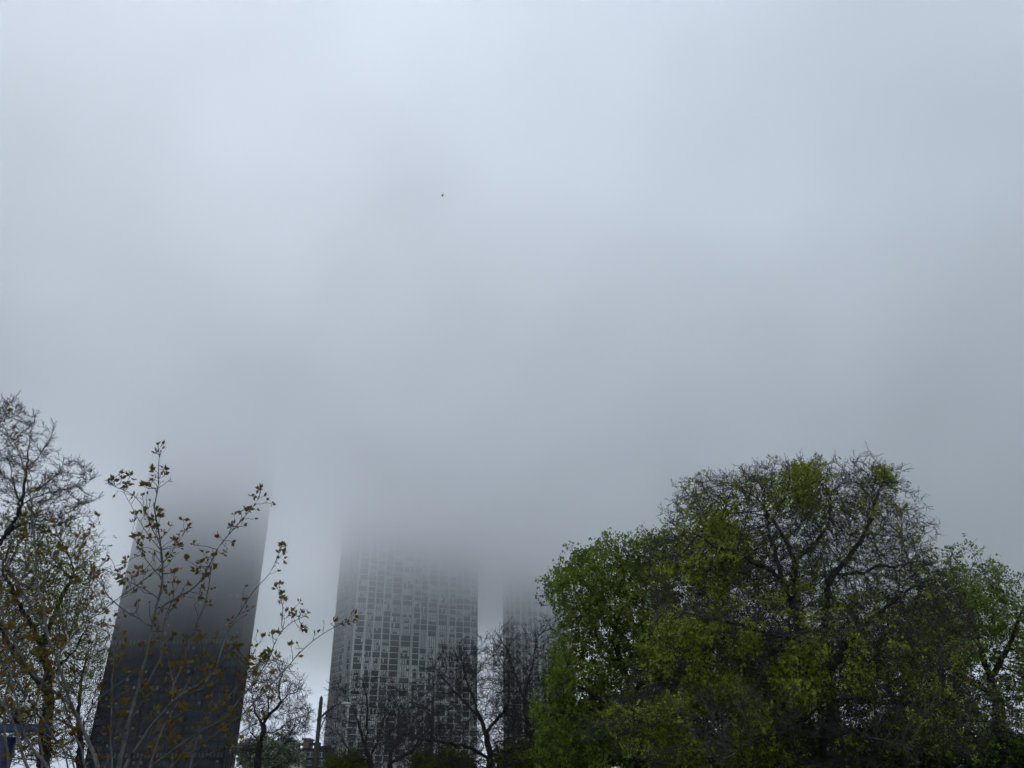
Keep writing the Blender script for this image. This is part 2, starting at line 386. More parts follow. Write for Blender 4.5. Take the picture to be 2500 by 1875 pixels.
def dark_tower():
    D = 400.0; rnd = random.Random(11)
    a = at(241, 1706, D); c = at(561, 1720, D)
    x0, x1 = a.x, c.x; w = x1 - x0
    root = empty('office_tower', (x0, D, 0), 'dark glass and metal skyscraper fading into cloud behind the leafy shrub', 'skyscraper')
    top = 194.0; P0 = Vector((x0, D, 0)); th = math.radians(2)
    u = Vector((math.cos(th), math.sin(th), 0)); n = Vector((u.y, -u.x, 0))
    b = MB(P0, u, n); b.box(0.02, w - 0.02, -19, -0.4, 0, top, M['tower_metal']); b.build('core', root)
    fh = 3.6; nfl = int(top / fh); nb = 18; bw = w / nb
    fr = MB(P0, u, n); far = MB(P0, u, n); bands = MB(P0, u, n)
    for i in range(nb + 1):
        hw = 0.6 if i % 6 == 0 else 0.12
        fr.box(max(0, i * bw - hw), min(w, i * bw + hw), -0.38, 0.3 if i % 6 == 0 else 0.06, 0, top, M['tower_metal'])
    mech = int(at(450, 1556, D).z / fh); nparts = 0
    for f in range(nfl):
        z = f * fh
        if f in (mech, mech - 14):
            bands = MB(P0, u, n); bands.box(0.3, w - 0.3, -0.38, 0.12, z, z + fh * 0.9, M['tower_metal'])
            for i in range(nb * 2):
                bands.box(i*bw/2 + 0.35, (i+1)*bw/2 - 0.35, 0.12, 0.16, z + 0.6, z + fh*0.75, M['tower_band'])
            bands.build('plant_floor', root)
            continue
        fr.box(0, w, -0.38, 0.08, z - 0.55, z + 0.55, M['tower_metal'])
        for i in range(nb):
            part = mech - 9 <= f < mech - 3 and nparts < 100
            t = MB(P0, u, n) if part else far
            a0, a1 = i * bw + 0.24, (i + 1) * bw - 0.24
            t.box(a0, a1, -0.36, -0.1, z + 0.56, z + fh - 0.56, M['tower_glass'])
            if rnd.random() < 0.10:
                p = rnd.random() * 0.5; t.box(a0 + (a1-a0)*p, a0 + (a1-a0)*(p + 0.4), -0.1, -0.07, z + 1.2 + rnd.random(), z + fh - 0.6, M['lit'])
            if part: t.build('window', root); nparts += 1
    fr.build('frame', root); tag(far.build('windows', root), kind='stuff')
    # side wall turned towards the middle of the street
    s = MB(P0 + u * w, -n, u)
    for i in range(5):
        s.box(i*4.5 + 0.01, i*4.5 + 0.6, -0.05, 0.3, 0, top, M['tower_metal'])
    for f in range(nfl):
        s.box(0.62, 18.4, -0.03, 0.12, f*fh - 0.5, f*fh + 0.5, M['tower_metal'])
    s.build('side_frame', root)
if 'T' in DEV or not DEV: dark_tower()

# ------------------------------------------------------------------ trees
def nrm(v):
    return v / np.maximum(np.linalg.norm(v, axis=-1, keepdims=True), 1e-9)

def frames(d):
    up = np.where(np.abs(d[:, 2:3]) < 0.92, np.array([[0, 0, 1.0]]), np.array([[1.0, 0, 0]]))
    a = nrm(np.cross(d, up)); return a, np.cross(d, a)

def prisms(p0, p1, r0, r1, d0, d1, k):
    """open tubes from p0 to p1; ring directions d0, d1. returns verts, quads"""
    n = len(p0); t = np.arange(k) * 2 * np.pi / k
    c, s = np.cos(t), np.sin(t); V = np.empty((n, 2, k, 3))
    for q, (p, r, d) in enumerate(((p0, r0, d0), (p1, r1, d1))):
        a, b = frames(d)
        V[:, q] = p[:, None] + r[:, None, None] * (a[:, None] * c[None, :, None] + b[:, None] * s[None, :, None])
    base = (np.arange(n) * 2 * k)[:, None]
    j = np.arange(k); jn = (j + 1) % k
    Fq = np.stack([base + j, base + jn, base + k + jn, base + k + j], -1).reshape(-1, 4)
    return V.reshape(-1, 3), Fq

def join(chunks):
    vs, fs, o = [], [], 0
    for v, f in chunks:
        vs.append(v); fs.append(f + o); o += len(v)
    return np.concatenate(vs), np.concatenate(fs)

def polyline(pts, D, step, snap=None):
    """pixel polyline with optional depth offsets -> points every `step` metres"""
    P = []
    for q in pts:
        dz = q[2] if len(q) > 2 else 0.0
        P.append(np.array(at(q[0], q[1], D + dz)))
    if snap is not None: P[0] = snap
    out = [P[0]]
    for a, b in zip(P[:-1], P[1:]):
        L_ = np.linalg.norm(b - a); m = max(1, int(round(L_ / step)))
        for i in range(1, m + 1): out.append(a + (b - a) * i / m)
    out = np.array(out)
    if len(out) > 3: out[1:-1] += (np.random.default_rng(len(out)).normal(size=(len(out) - 2, 3)) * step * 0.13)
    return out

def grow(D, trunk, limbs, blobs, n_attr, step, seed, infl=6.0, kill=1.6, depth=0.8, wob=0.18, shell=0.35, iters=320, upb=0.14, rough=0.45):
    """space colonisation: branches reach for points spread through the crown's volume"""
    g = np.random.default_rng(seed)
    pos = []; par = []
    def add_line(P, parent):
        for i, p in enumerate(P):
            pos.append(p); par.append(parent); parent = len(pos) - 1
    t = polyline(trunk, D, step)
    base = t[0].copy(); base[2] = 0.0                     # down to the ground
    m = max(2, int(t[0][2] / step)); low = [base + (t[0] - base) * i / m for i in range(m)]
    low[0] = low[0] - np.array([0, 0, 0.1])
    add_line(list(low) + list(t), -1)
    for l in limbs:
        P = polyline(l, D, step); A = np.array(pos); i = int(np.argmin(((A - P[0]) ** 2).sum(1)))
        P = polyline(l, D, step, A[i]); add_line(P[1:], i)
    # attraction points inside the union of ellipsoids
    att = []
    wsum = sum((b[4] if len(b) > 4 else 1) * b[2] * b[3] for b in blobs)
    for b in blobs:
        cnt = int(n_attr * (b[4] if len(b) > 4 else 1) * b[2] * b[3] / wsum)
        dz = b[5] if len(b) > 5 else 0.0
        v = nrm(g.normal(size=(cnt, 3))); rr = g.random(cnt) ** shell
        lob = sum(np.sin(v @ g.normal(size=3) * 4.5 + g.random() * 6.3) for _ in range(5)) / 5.0   # uneven outline
        rr = rr * (1.0 + rough * lob)
        c = np.array(at(b[0], b[1], D + dz)); ex = np.array(at(b[0] + b[2], b[1], D + dz)) - c; ez = np.array(at(b[0], b[1] - b[3], D + dz)) - c
        rx, rz = np.linalg.norm(ex), abs(ez[2]); ry = max(rx, rz) * depth
        v = v * rr[:, None] * np.array([rx, ry, rz]); v[:, 0] += v[:, 2] * (ez[0] / max(rz, .01))
        att.append(v + c)
    att = np.concatenate(att); att = att[att[:, 2] > 1.0]
    P = np.array(pos); par = list(par)
    near = np.full(len(att), 1e9); idx = np.zeros(len(att), int)
    def upd(i0):
        Q = P[i0:]
        for s in range(0, len(att), 2000):
            d = ((att[s:s+2000, None] - Q[None]) ** 2).sum(-1); j = d.argmin(1); dm = d[np.arange(len(j)), j]
            b = dm < near[s:s+2000]; near[s:s+2000][b] = dm[b]; idx[s:s+2000][b] = j[b] + i0
    upd(0); killed = near < (kill * step) ** 2
    att, near, idx = att[~killed], near[~killed], idx[~killed]
    last = set()
    for it in range(iters):
        if len(att) < 5: break
        inf = near < (infl * step) ** 2
        if inf.sum() == 0: inf = near < near.min() * 2.0 + 1e-6
        ii = idx[inf]; dirs = nrm(att[inf] - P[ii])
        u, inv = np.unique(ii, return_inverse=True)
        acc = np.zeros((len(u), 3)); np.add.at(acc, inv, dirs)
        d = nrm(acc); d = nrm(d + g.normal(size=d.shape) * wob + np.array([0, 0, upb]))
        new = P[u] + d * step
        i0 = len(P); P = np.concatenate([P, new]); par += u.tolist()
        upd(i0)
        k = near < (kill * step) ** 2
        # drop points that keep pulling at a node without being reached
        stuck = (near > (infl * step) ** 2 * 4) & (g.random(len(near)) < 0.002)
        keep = ~(k | stuck); att, near, idx = att[keep], near[keep], idx[keep]
        if len(P) > 60000: break
    return P, np.array(par)

def radii(P, par, tip, base):
    n = len(P); nt_ = np.zeros(n); kids = np.bincount(par[par >= 0], minlength=n)
    tips = (kids == 0).astype(float)
    for i in range(n - 1, 0, -1): tips[par[i]] += tips[i]
    e = math.log(base / tip) / math.log(max(tips[0], 2))
    r = tip * tips ** e
    return r, tips

def wood_mesh(P, par, r, k):
    """tubes for every node that has a parent; the thickest child continues its parent's ring"""
    n = len(P); d = np.zeros((n, 3)); c = np.arange(n)[par >= 0]; p = par[c]
    d[c] = nrm(P[c] - P[p]); root = np.where(par < 0)[0]; d[root] = (0, 0, 1)
    main = {}
    order = c[np.argsort(r[c])]
    mainchild = np.full(n, -1); mainchild[par[order]] = order
    ismain = mainchild[p] == c
    r0 = np.where(ismain, r[p], np.minimum(r[c] * 1.15, r[p])); d0 = np.where(ismain[:, None], d[p], d[c])
    return c, P[p], P[c], r0, r[c], d0, d[c]

def twigs_from(P, D_, L0, per, g, spread=0.6, up=0.22, len_var=0.5, r0=0.006, rat=0.6):
    """per twigs start at each given point and point outwards"""
    n = len(P) * per
    p = np.repeat(P, per, 0); d = np.repeat(D_, per, 0)
    dd = nrm(d + g.normal(size=(n, 3)) * spread + np.array([0, 0, up]))
    l = L0 * (1 - len_var + 2 * len_var * g.random(n))
    p1 = p + dd * (l * 0.5)[:, None]; d2 = nrm(dd + g.normal(size=(n, 3)) * 0.3 + np.array([0, 0, up * 0.6]))
    p2 = p1 + d2 * (l * 0.5)[:, None]
    return p, p1, p2, dd, d2, l

def leaf_cards(C, size, g, up=0.3, aspect=0.75, var=0.4):
    """one folded leaf (two triangles... four corners) at each point"""
    n = len(C); a = nrm(g.normal(size=(n, 3)) + np.array([0, 0, -0.25])); b = nrm(np.cross(a, g.normal(size=(n, 3)) + np.array([0, 0, up])))
    s = size * (1 - var + 2 * var * g.random(n))[:, None]
    nn = np.cross(a, b)
    V = np.stack([C - a * s * 0.5, C + b * s * aspect * 0.5 + nn * s * 0.12, C + a * s * 0.5, C - b * s * aspect * 0.5 + nn * s * 0.12], 1)
    f = np.arange(n * 4).reshape(n, 4)
    return V.reshape(-1, 3), f

def make_tree(name, label, D, trunk, limbs, blobs, n_attr, step, seed, base_r, tip_r=0.006, bark='bark_dark', twig='twig_grey',
              twig_len=0.5, twig_per=2, leaf=None, leaf_n=0, leaf_size=0.1, leaf_spread=0.12, clump=None, dens=None, group=None, cat='tree', thick=0.035, sub=2, twr=0.005, **kw):
    g = np.random.default_rng(seed + 100)
    P, par = grow(D, trunk, limbs, blobs, n_attr, step, seed, **kw)
    r, tips = radii(P, par, tip_r, base_r)
    org = Vector(P[0]); org.z = 0
    root = empty(name, org, label, cat, group)
    c, p0, p1, r0, r1, d0, d1 = wood_mesh(P, par, r, 6)
    big = r1 > thick; med = ~big
    V, Fq = prisms(p0[big], p1[big], r0[big], r1[big], d0[big], d1[big], 8)
    mesh_np('trunk', V, Fq, 4, [M[bark]], None, root, True)
    ch = [prisms(p0[med], p1[med], r0[med], r1[med], d0[med], d1[med], 4)]
    # twigs
    thin = c[r[c] < thick * 0.75]
    dirs = nrm(P[thin] - P[par[thin]])
    q, q1, q2, e1, e2, l = twigs_from(P[thin], dirs, twig_len, twig_per, g)
    n = len(q); R0 = np.full(n, twr * 1.5)
    ch.append(prisms(q, q1, R0, R0 * .8, e1, e1, 3)); ch.append(prisms(q1, q2, R0 * .8, R0 * .5, e2, e2, 3))
    ends = [q2, q1]; ed = [e2, e1]
    if sub:
        s, s1, s2, f1, f2, l2 = twigs_from(np.concatenate([q1, (q1 + q2) / 2]), np.concatenate([e1, e2]), twig_len * 0.5, max(1, sub // 2), g, 0.9)
        R1 = np.full(len(s), twr * 0.9)
        ch.append(prisms(s, s1, R1, R1 * .8, f1, f1, 3)); ch.append(prisms(s1, s2, R1 * .8, R1 * .5, f2, f2, 3))
        ends.append(s2); ed.append(f2)
    V, Fq = join(ch)
    crown = mesh_np('crown' if not leaf else 'branches', V, Fq, 4, [M[twig]], None, root)
    if leaf:
        E = np.concatenate(ends); cl = np.ones(len(E))
        if clump:
            cn, cr, topbias = clump
            zz = (E[:, 2] - E[:, 2].min()) / np.ptp(E[:, 2])
            w = np.exp(topbias * zz) ; cc = E[g.choice(len(E), cn, p=w / w.sum())]
            dmin = np.full(len(E), 1e9); rad = cr * (0.5 + g.random(cn))
            for i in range(cn): dmin = np.minimum(dmin, ((E - cc[i]) ** 2).sum(1) / rad[i] ** 2)
            E = E[(dmin < 1) & (g.random(len(E)) < 1.2 - dmin)]
        if dens:                                           # where the photo shows leaves, bare wood elsewhere
            inv = np.array(R.inverted()); q = (E - np.array(EYE)) @ inv.T
            X = W / 2 - F * q[:, 0] / q[:, 2]; Y = H / 2 + F * q[:, 1] / q[:, 2]
            pr = np.full(len(E), dens[0])
            for (x, y, rx, ry, dv) in dens[1:]:
                pr = np.maximum(pr, dv * np.clip(1.6 - 1.6 * (((X - x) / rx) ** 2 + ((Y - y) / ry) ** 2), 0, 1))
            E = E[g.random(len(E)) < pr]
        m = leaf_n // 6; k = g.integers(0, len(E), m)       # sprays of six leaves
        ctr = np.repeat(E[k] + g.normal(size=(m, 3)) * leaf_spread, 6, 0)
        C = ctr + g.normal(size=ctr.shape) * leaf_size * 0.55
        V, f = leaf_cards(C, leaf_size, g)
        mesh_np('foliage', V, f, 4, [M[leaf]], None, root, False, tone=np.clip(np.repeat(g.random(m), 6) + g.normal(size=m * 6) * 0.12, 0, 1))
    return root

def T(flag): return (not DEV) or flag in DEV

if T('J'):
    make_tree('broad_tree', 'largest tree, half bare with yellow green leaf tufts and a dark forked trunk', 30.0,
      [(2034, 1875), (2030, 1820), (2027, 1767), (2009, 1676), (1979, 1634), (1964, 1586), (1952, 1520)],
      [[(2012, 1690), (2018, 1600, -.3), (2014, 1500, -.6), (2021, 1437, -.8), (2033, 1400, -.9), (2062, 1374, -.9), (2094, 1333, -.8), (2122, 1283, -.7), (2138, 1222, -.5), (2157, 1165, -.4)],
       [(2033, 1400, -.9), (2106, 1400, -1.2), (2138, 1380, -1.5), (2185, 1384, -1.7), (2240, 1370, -1.8)],
       [(1952, 1520), (1925, 1470, -.5), (1916, 1431, -1), (1885, 1393, -1.3), (1844, 1374, -1.6), (1802, 1349, -1.8), (1752, 1336, -2), (1690, 1300, -2)],
       [(1916, 1431, -1), (1894, 1355, -.8), (1882, 1317, -.7), (1869, 1240, -.6)],
       [(1952, 1520), (1938, 1428, .4), (1940, 1365, .7), (1973, 1343, .7), (2024, 1282, .8), (2030, 1220, .8), (1985, 1150, .8)],
       [(1940, 1365, .7), (1900, 1290, 1.2), (1850, 1220, 1.5)],
       [(1964, 1560), (1880, 1545, -1.2), (1800, 1522, -2.2), (1700, 1500, -3), (1620, 1480, -3.2)],
       [(2009, 1676), (1900, 1692, 1.0), (1800, 1680, 1.6), (1700, 1672, 2), (1626, 1667, 2.2)],
       [(2009, 1676), (2060, 1590, -.8), (2136, 1505, -1.5), (2214, 1444, -2.2), (2290, 1400, -2.2)],
       [(2027, 1740), (2060, 1706, .8), (2157, 1715, 1.2), (2280, 1712, 1.5), (2350, 1740, 1.8)],
       [(2015, 1700), (1940, 1780, -1.5), (1850, 1800, -2.8), (1760, 1860, -3.4)],
       [(2025, 1750), (2120, 1800, -2), (2220, 1830, -3)]],
      [(1930, 1310, 270, 165, 1.2), (1980, 1180, 65, 60, 1.6), (2125, 1200, 85, 75, 1.3), (1730, 1260, 105, 90, 1.2), (2170, 1320, 105, 110), (2240, 1430, 95, 95), (1645, 1390, 75, 90, 1.1), (1700, 1470, 130, 110), (2270, 1420, 50, 50),
       (1900, 1560, 320, 200, 1.0), (2160, 1600, 240, 180, 0.9), (1800, 1760, 330, 150, 0.6), (2200, 1760, 240, 130, 0.5)],
      27000, 0.165, 1, 0.40, infl=11, kill=1.8, wob=0.11, tip_r=0.005, bark='bark_dark', twig='twig_grey', twig_len=0.34, twig_per=2, leaf='leaf_lime', leaf_n=108000, leaf_size=0.088, leaf_spread=0.10,
      dens=[0.10, (2010, 1200, 230, 90, .4), (1720, 1360, 150, 130, .8), (1760, 1680, 300, 250, 1.0), (1640, 1290, 70, 90, .7), (1720, 1250, 70, 60, .5), (1972, 1150, 45, 55, 1.0), (2148, 1160, 45, 45, 1.0), (1900, 1200, 60, 50, .6), (1820, 1200, 45, 60, .6), (2030, 1190, 60, 45, .4),
            (2175, 1215, 30, 30, .7), (1800, 1380, 150, 110, .3), (1950, 1480, 160, 90, .35), (2230, 1640, 230, 180, .3), (2040, 1400, 70, 70, .3), (1480, 1700, 110, 180, .6)],
      clump=(420, 0.62, -0.6), thick=0.04, twr=0.0065)
if T('I'):
    make_tree('maple_tree', 'dense green maple in fresh leaf, left of the half bare tree', 35.0,
      [(1560, 1875), (1550, 1760), (1530, 1650), (1500, 1560)],
      [[(1530, 1650), (1460, 1560, .5), (1420, 1470, 1), (1390, 1400, 1)], [(1500, 1560), (1520, 1450), (1560, 1380, .4)], [(1550, 1740), (1450, 1700, -1), (1380, 1650, -1.5)],
       [(1540, 1700), (1620, 1600, 1), (1660, 1500, 1.4)]],
      [(1440, 1470, 85, 110, 1.2), (1430, 1385, 52, 50, 1.5), (1510, 1400, 80, 70), (1600, 1370, 80, 62, 1.2), (1660, 1350, 60, 50, 1.2), (1400, 1600, 55, 80), (1375, 1700, 52, 90), (1560, 1540, 150, 140), (1440, 1760, 120, 120), (1540, 1700, 170, 180), (1362, 1440, 26, 50, 1.6), (1480, 1345, 40, 34, 1.6), (1345, 1800, 36, 70), (1560, 1365, 62, 52, 1.5), (1620, 1335, 55, 52, 1.5)],
      9000, 0.22, 2, 0.3, tip_r=0.006, twig_len=0.3, leaf='leaf_maple', leaf_n=74000, leaf_size=0.105, leaf_spread=0.11, thick=0.05, shell=0.35, rough=0.7, clump=(900, 0.75, 0.5))
if T('K'):
    make_tree('maple_tree', 'green maple in fresh leaf at the right edge of the view', 37.0,
      [(2450, 1875), (2447, 1800), (2430, 1700), (2400, 1600)],
      [[(2400, 1600), (2370, 1500, .5), (2350, 1440, .6)], [(2420, 1660), (2470, 1560), (2500, 1480)], [(2430, 1700), (2330, 1640, -1), (2270, 1560, -1)]],
      [(2370, 1480, 115, 108, 1.3), (2450, 1540, 100, 115, 1.1), (2300, 1560, 120, 150, 0.9), (2480, 1700, 110, 130, 0.7), (2330, 1750, 130, 110, 0.5), (2330, 1410, 50, 40, 1.4), (2265, 1410, 50, 45, 1.3), (2560, 1620, 100, 130, .6)],
      8500, 0.22, 3, 0.28, tip_r=0.006, twig='twig_dark', twig_len=0.32, leaf='leaf_maple', leaf_n=40000, leaf_size=0.10, leaf_spread=0.12, thick=0.05, rough=0.7, clump=(620, 0.75, 0.8))
if T('H'):
    make_tree('bare_tree', 'bare spreading tree with low arching limbs in front of the pale tower', 42.0,
      [(1196, 1875), (1194, 1830), (1185, 1790), (1172, 1752)],
      [[(1172, 1752), (1157, 1706), (1139, 1664), (1130, 1620)], [(1172, 1752), (1120, 1700, -.6), (1085, 1660, -1), (1060, 1628, -1)], [(1185, 1790), (1230, 1740), (1245, 1690), (1240, 1640)],
       [(1190, 1850), (1136, 1821, -.8), (1080, 1812, -1.2), (1020, 1800, -1.5), (990, 1770, -1.7)], [(1165, 1875), (1112, 1868, -1.5), (1051, 1833, -2), (1015, 1803, -2.2), (960, 1812, -2.5)]],
      [(1125, 1640, 78, 75, 1.3), (1180, 1700, 110, 110), (1100, 1770, 130, 110, .9), (1060, 1680, 55, 50, 1.2), (1200, 1610, 50, 60, 1), (1230, 1790, 130, 95, .9), (1010, 1820, 110, 60, .9)],
      9000, 0.20, 4, 0.2, infl=16, kill=2.2, tip_r=0.006, bark='bark_dark', twig='twig_dark', twig_len=0.5, twig_per=3, thick=0.05, twr=0.0065, wob=0.12)
if T('h'):
    make_tree('bare_tree', 'bare tree between the pale tower and the green maple, with upright fine branches', 48.0,
      [(1300, 1875), (1292, 1800), (1280, 1706)],
      [[(1280, 1706), (1255, 1640), (1238, 1586), (1214, 1550)], [(1280, 1706), (1300, 1620), (1310, 1560)], [(1292, 1790), (1330, 1700), (1350, 1620)]],
      [(1250, 1600, 62, 72, 1.3), (1310, 1610, 70, 75, 1.2), (1340, 1560, 34, 52, 1.2), (1300, 1720, 110, 120, 1.2)],
      10500, 0.21, 5, 0.2, infl=16, kill=2.2, tip_r=0.006, bark='bark_black', twig='twig_dark', twig_len=0.5, twig_per=2, thick=0.05, twr=0.0065, upb=0.3,
      leaf='leaf_deep', leaf_n=2500, leaf_size=0.09, clump=(30, 0.7, -2.0))
if T('G'):
    make_tree('bare_tree', 'bare multi limbed tree right of the lamp post, against the pale tower', 46.0,
      [(906, 1875), (900, 1850), (893, 1830)],
      [[(893, 1830), (895, 1780), (897, 1740), (895, 1700), (885, 1660)], [(893, 1830), (878, 1780, -.5), (868, 1740, -.8), (845, 1700, -1), (828, 1680, -1)], [(903, 1860), (860, 1845, -.8), (840, 1810, -1), (815, 1770, -1.3), (800, 1750, -1.5)],
       [(903, 1860), (925, 1800), (940, 1740, .5), (950, 1700, .6)], [(870, 1760, -.8), (830, 1762, -1), (802, 1748, -1.2)]],
      [(880, 1730, 90, 85, 1.2), (850, 1780, 72, 90), (940, 1740, 60, 90, 1.1), (905, 1690, 70, 50, 1.2), (880, 1820, 100, 55, 1.0)],
      5600, 0.2, 6, 0.18, infl=16, kill=2.2, tip_r=0.006, bark='bark_black', twig='twig_dark', twig_len=0.45, twig_per=2, thick=0.05, twr=0.0055, wob=0.2, upb=0.25)
    make_tree('bare_tree', 'small bare tree close behind the multi limbed one, below the second lamp', 52.0,
      [(953, 1875), (955, 1840), (952, 1800)], [[(953, 1840), (980, 1800), (1000, 1760)], [(955, 1860), (1005, 1835), (1030, 1800)]],
      [(985, 1760, 70, 95, 1.1), (1020, 1810, 70, 70)], 3600, 0.22, 7, 0.16, infl=16, kill=2.2, tip_r=0.006, bark='bark_black', twig='twig_dark', twig_len=0.5, twig_per=3, thick=0.05, twr=0.0065)
if T('E'):
    make_tree('gnarled_tree', 'gnarled bare tree with crooked black limbs between the dark tower and the lamp post', 40.0,
      [(629, 1875), (629, 1850), (629, 1835), (633, 1819), (641, 1796), (644, 1780), (640, 1767)],
      [[(640, 1767), (655, 1748), (675, 1730), (685, 1714), (696, 1701), (723, 1688), (734, 1676)], [(640, 1767), (628, 1749, .4), (620, 1726, .6), (614, 1691, .7), (620, 1650, .7), (640, 1610, .7)],
       [(633, 1813), (625, 1802, -.3), (613, 1790, -.4), (616, 1779, -.4), (606, 1760, -.5)], [(629, 1838), (620, 1830, -.5), (603, 1826, -.8), (596, 1832, -.9), (588, 1837, -1), (582, 1830, -1.1), (570, 1828, -1.3)],
       [(630, 1860), (655, 1852, -.7), (675, 1849, -1), (679, 1837, -1.1), (696, 1818, -1.2), (709, 1796, -1.2), (716, 1782, -1.2), (723, 1772, -1.2), (750, 1763, -1.2), (753, 1745, -1.2), (751, 1731, -1.2)],
       [(646, 1792), (668, 1788, .5), (682, 1780, .6), (696, 1767, .7), (720, 1753, .8), (742, 1750, .9)], [(709, 1796, -1.2), (725, 1790, -1.4), (740, 1776, -1.5)],
       [(685, 1714), (680, 1680), (690, 1640), (700, 1620)], [(655, 1748), (655, 1700, -.5), (662, 1660, -.6)]],
      [(655, 1660, 62, 62, 1.2), (700, 1720, 58, 60), (715, 1770, 45, 50, 1.1), (625, 1750, 40, 65, .8), (640, 1700, 60, 60), (725, 1680, 28, 30, 1.2), (600, 1810, 30, 40, .5)],
      2300, 0.14, 8, 0.16, infl=16, kill=2.2, tip_r=0.0045, bark='bark_black', twig='twig_dark', twig_len=0.3, twig_per=3, thick=0.035, twr=0.006, wob=0.38, upb=0.0)
if T('M'):
    make_tree('leafing_tree', 'dim leafing tree filling the gaps behind the half bare tree, left of its trunk', 46.0,
      [(1800, 1875), (1795, 1780), (1790, 1700)], [[(1790, 1700), (1740, 1600), (1720, 1540)], [(1790, 1700), (1860, 1600)]],
      [(1740, 1620, 150, 130), (1880, 1650, 130, 130), (1700, 1780, 140, 100), (1880, 1790, 140, 90)], 6000, 0.28, 31, 0.3, tip_r=0.006, twig='twig_grey', twig_len=0.5,
      leaf='leaf_deep', leaf_n=30000, leaf_size=0.13, leaf_spread=0.2, thick=0.05)
    make_tree('leafing_tree', 'dim leafing tree filling the gaps behind the half bare tree, right of its trunk', 48.0,
      [(2200, 1875), (2195, 1780), (2190, 1720)], [[(2190, 1720), (2130, 1600), (2100, 1520)], [(2190, 1720), (2270, 1620)]],
      [(2110, 1560, 120, 110), (2220, 1600, 130, 120), (2100, 1720, 140, 110), (2280, 1740, 130, 100)], 6000, 0.28, 32, 0.3, tip_r=0.006, twig='twig_grey', twig_len=0.5,
      leaf='leaf_deep', leaf_n=20000, leaf_size=0.13, leaf_spread=0.2, thick=0.05)
if T('F'):
    make_tree('blossoming_tree', 'small round tree dotted with white blossom behind the gnarled tree', 62.0,
      [(668, 1875), (668, 1868)], [], [(615, 1850, 42, 32), (680, 1838, 52, 45), (650, 1850, 60, 40), (702, 1852, 24, 22)], 700, 0.3, 9, 0.14, tip_r=0.006, bark='bark_black', twig='twig_dark',
      twig_len=0.4, leaf='leaf_sage', leaf_n=14000, leaf_size=0.13, leaf_spread=0.16, thick=0.05)
    r_ = bpy.data.objects.get('blossoming_tree'); g = np.random.default_rng(3)
    me = [c for c in r_.children if c.name.startswith('foliage')][0].data
    co = np.empty(len(me.vertices) * 3, np.float32); me.vertices.foreach_get('co', co); co = co.reshape(-1, 3)
    k = g.integers(0, len(co), 4200); V, f = leaf_cards(co[k] + g.normal(size=(4200, 3)) * 0.08, 0.11, g)
    mesh_np('blossoms', V, f, 4, [M['blossom']], None, r_, False, tone=g.random(len(f)))
if T('A'):
    make_tree('bare_tree', 'tall bare tree at the left edge with fine upswept twigs above the leafy one', 18.0,
      [(-150, 1875), (-120, 1700), (-70, 1480), (-30, 1360), (10, 1310), (36, 1275), (51, 1240)],
      [[(44, 1246), (61, 1181), (65, 1143), (68, 1110), (70, 1084), (77, 1050), (84, 1020)], [(65, 1149), (91, 1117), (112, 1088), (127, 1056), (131, 1036)],
       [(60, 1225, .1), (74, 1204, .2), (118, 1176, .4), (141, 1159, .5), (156, 1128, .5), (184, 1124, .5)], [(60, 1235, .2), (78, 1216, .4), (130, 1200, .6), (190, 1189, .8), (228, 1168, .9)],
       [(20, 1300, .3), (105, 1246, .7), (156, 1204, .9), (198, 1178, 1)], [(-60, 1420, .3), (-50, 1300, .4), (-35, 1170, .4), (0, 1100, .4), (36, 1075, .5), (68, 1046, .5), (80, 1014, .5)],
       [(-45, 1230, .2), (-30, 1120, .2), (4, 1027, .3), (8, 1018, .3), (21, 991, .3), (38, 968, .3)], [(0, 1040, .3), (32, 1016, .4), (59, 1003, .5)],
       [(60, 1300, .5), (130, 1270, .9), (190, 1242, 1.1), (211, 1229, 1.2), (240, 1214, 1.2)], [(51, 1240), (30, 1170, .5), (20, 1100, .6)], [(0, 1320), (40, 1310, .5), (100, 1290, .8), (160, 1275, 1)]],
      [(30, 1120, 75, 120, 1.0), (95, 1130, 62, 75, .9), (165, 1180, 62, 55, .9), (120, 1240, 100, 55), (10, 1010, 32, 45, .8), (75, 1040, 32, 32, .8), (-60, 1150, 70, 130, .5), (210, 1215, 30, 22, .9)],
      2600, 0.10, 10, 0.10, infl=14, kill=2.6, tip_r=0.0032, bark='bark_black', twig='twig_dark', twig_len=0.17, twig_per=3, thick=0.018, twr=0.0036, wob=0.09, sub=2)
if T('B'):
    make_tree('leafing_tree', 'tree with loose pale green leaves behind the bronze leaved shrub at the left', 24.0,
      [(108, 1875), (110, 1800), (118, 1740), (115, 1660), (105, 1580)],
      [[(105, 1580), (60, 1500, -.5), (20, 1420, -1)], [(105, 1580), (140, 1480, .5), (180, 1400, .7)], [(115, 1660), (180, 1590), (220, 1520)], [(110, 1800), (70, 1700, -1), (20, 1640, -1.4)], [(116, 1700), (40, 1600, -.6), (-20, 1500, -1)]],
      [(70, 1400, 130, 150, 1.2), (180, 1400, 70, 100, 1.1), (205, 1450, 50, 60), (120, 1550, 130, 120), (60, 1680, 140, 110, .8), (150, 1640, 50, 90, .6), (-60, 1500, 100, 200, .5), (50, 1790, 150, 90, .9), (10, 1600, 100, 110, .9)],
      10500, 0.16, 11, 0.17, tip_r=0.0045, bark='bark_black', twig='twig_dark', twig_len=0.26, leaf='leaf_left', leaf_n=46000, leaf_size=0.05, leaf_spread=0.08, clump=(700, 0.5, 0.6), thick=0.035, twr=0.004)
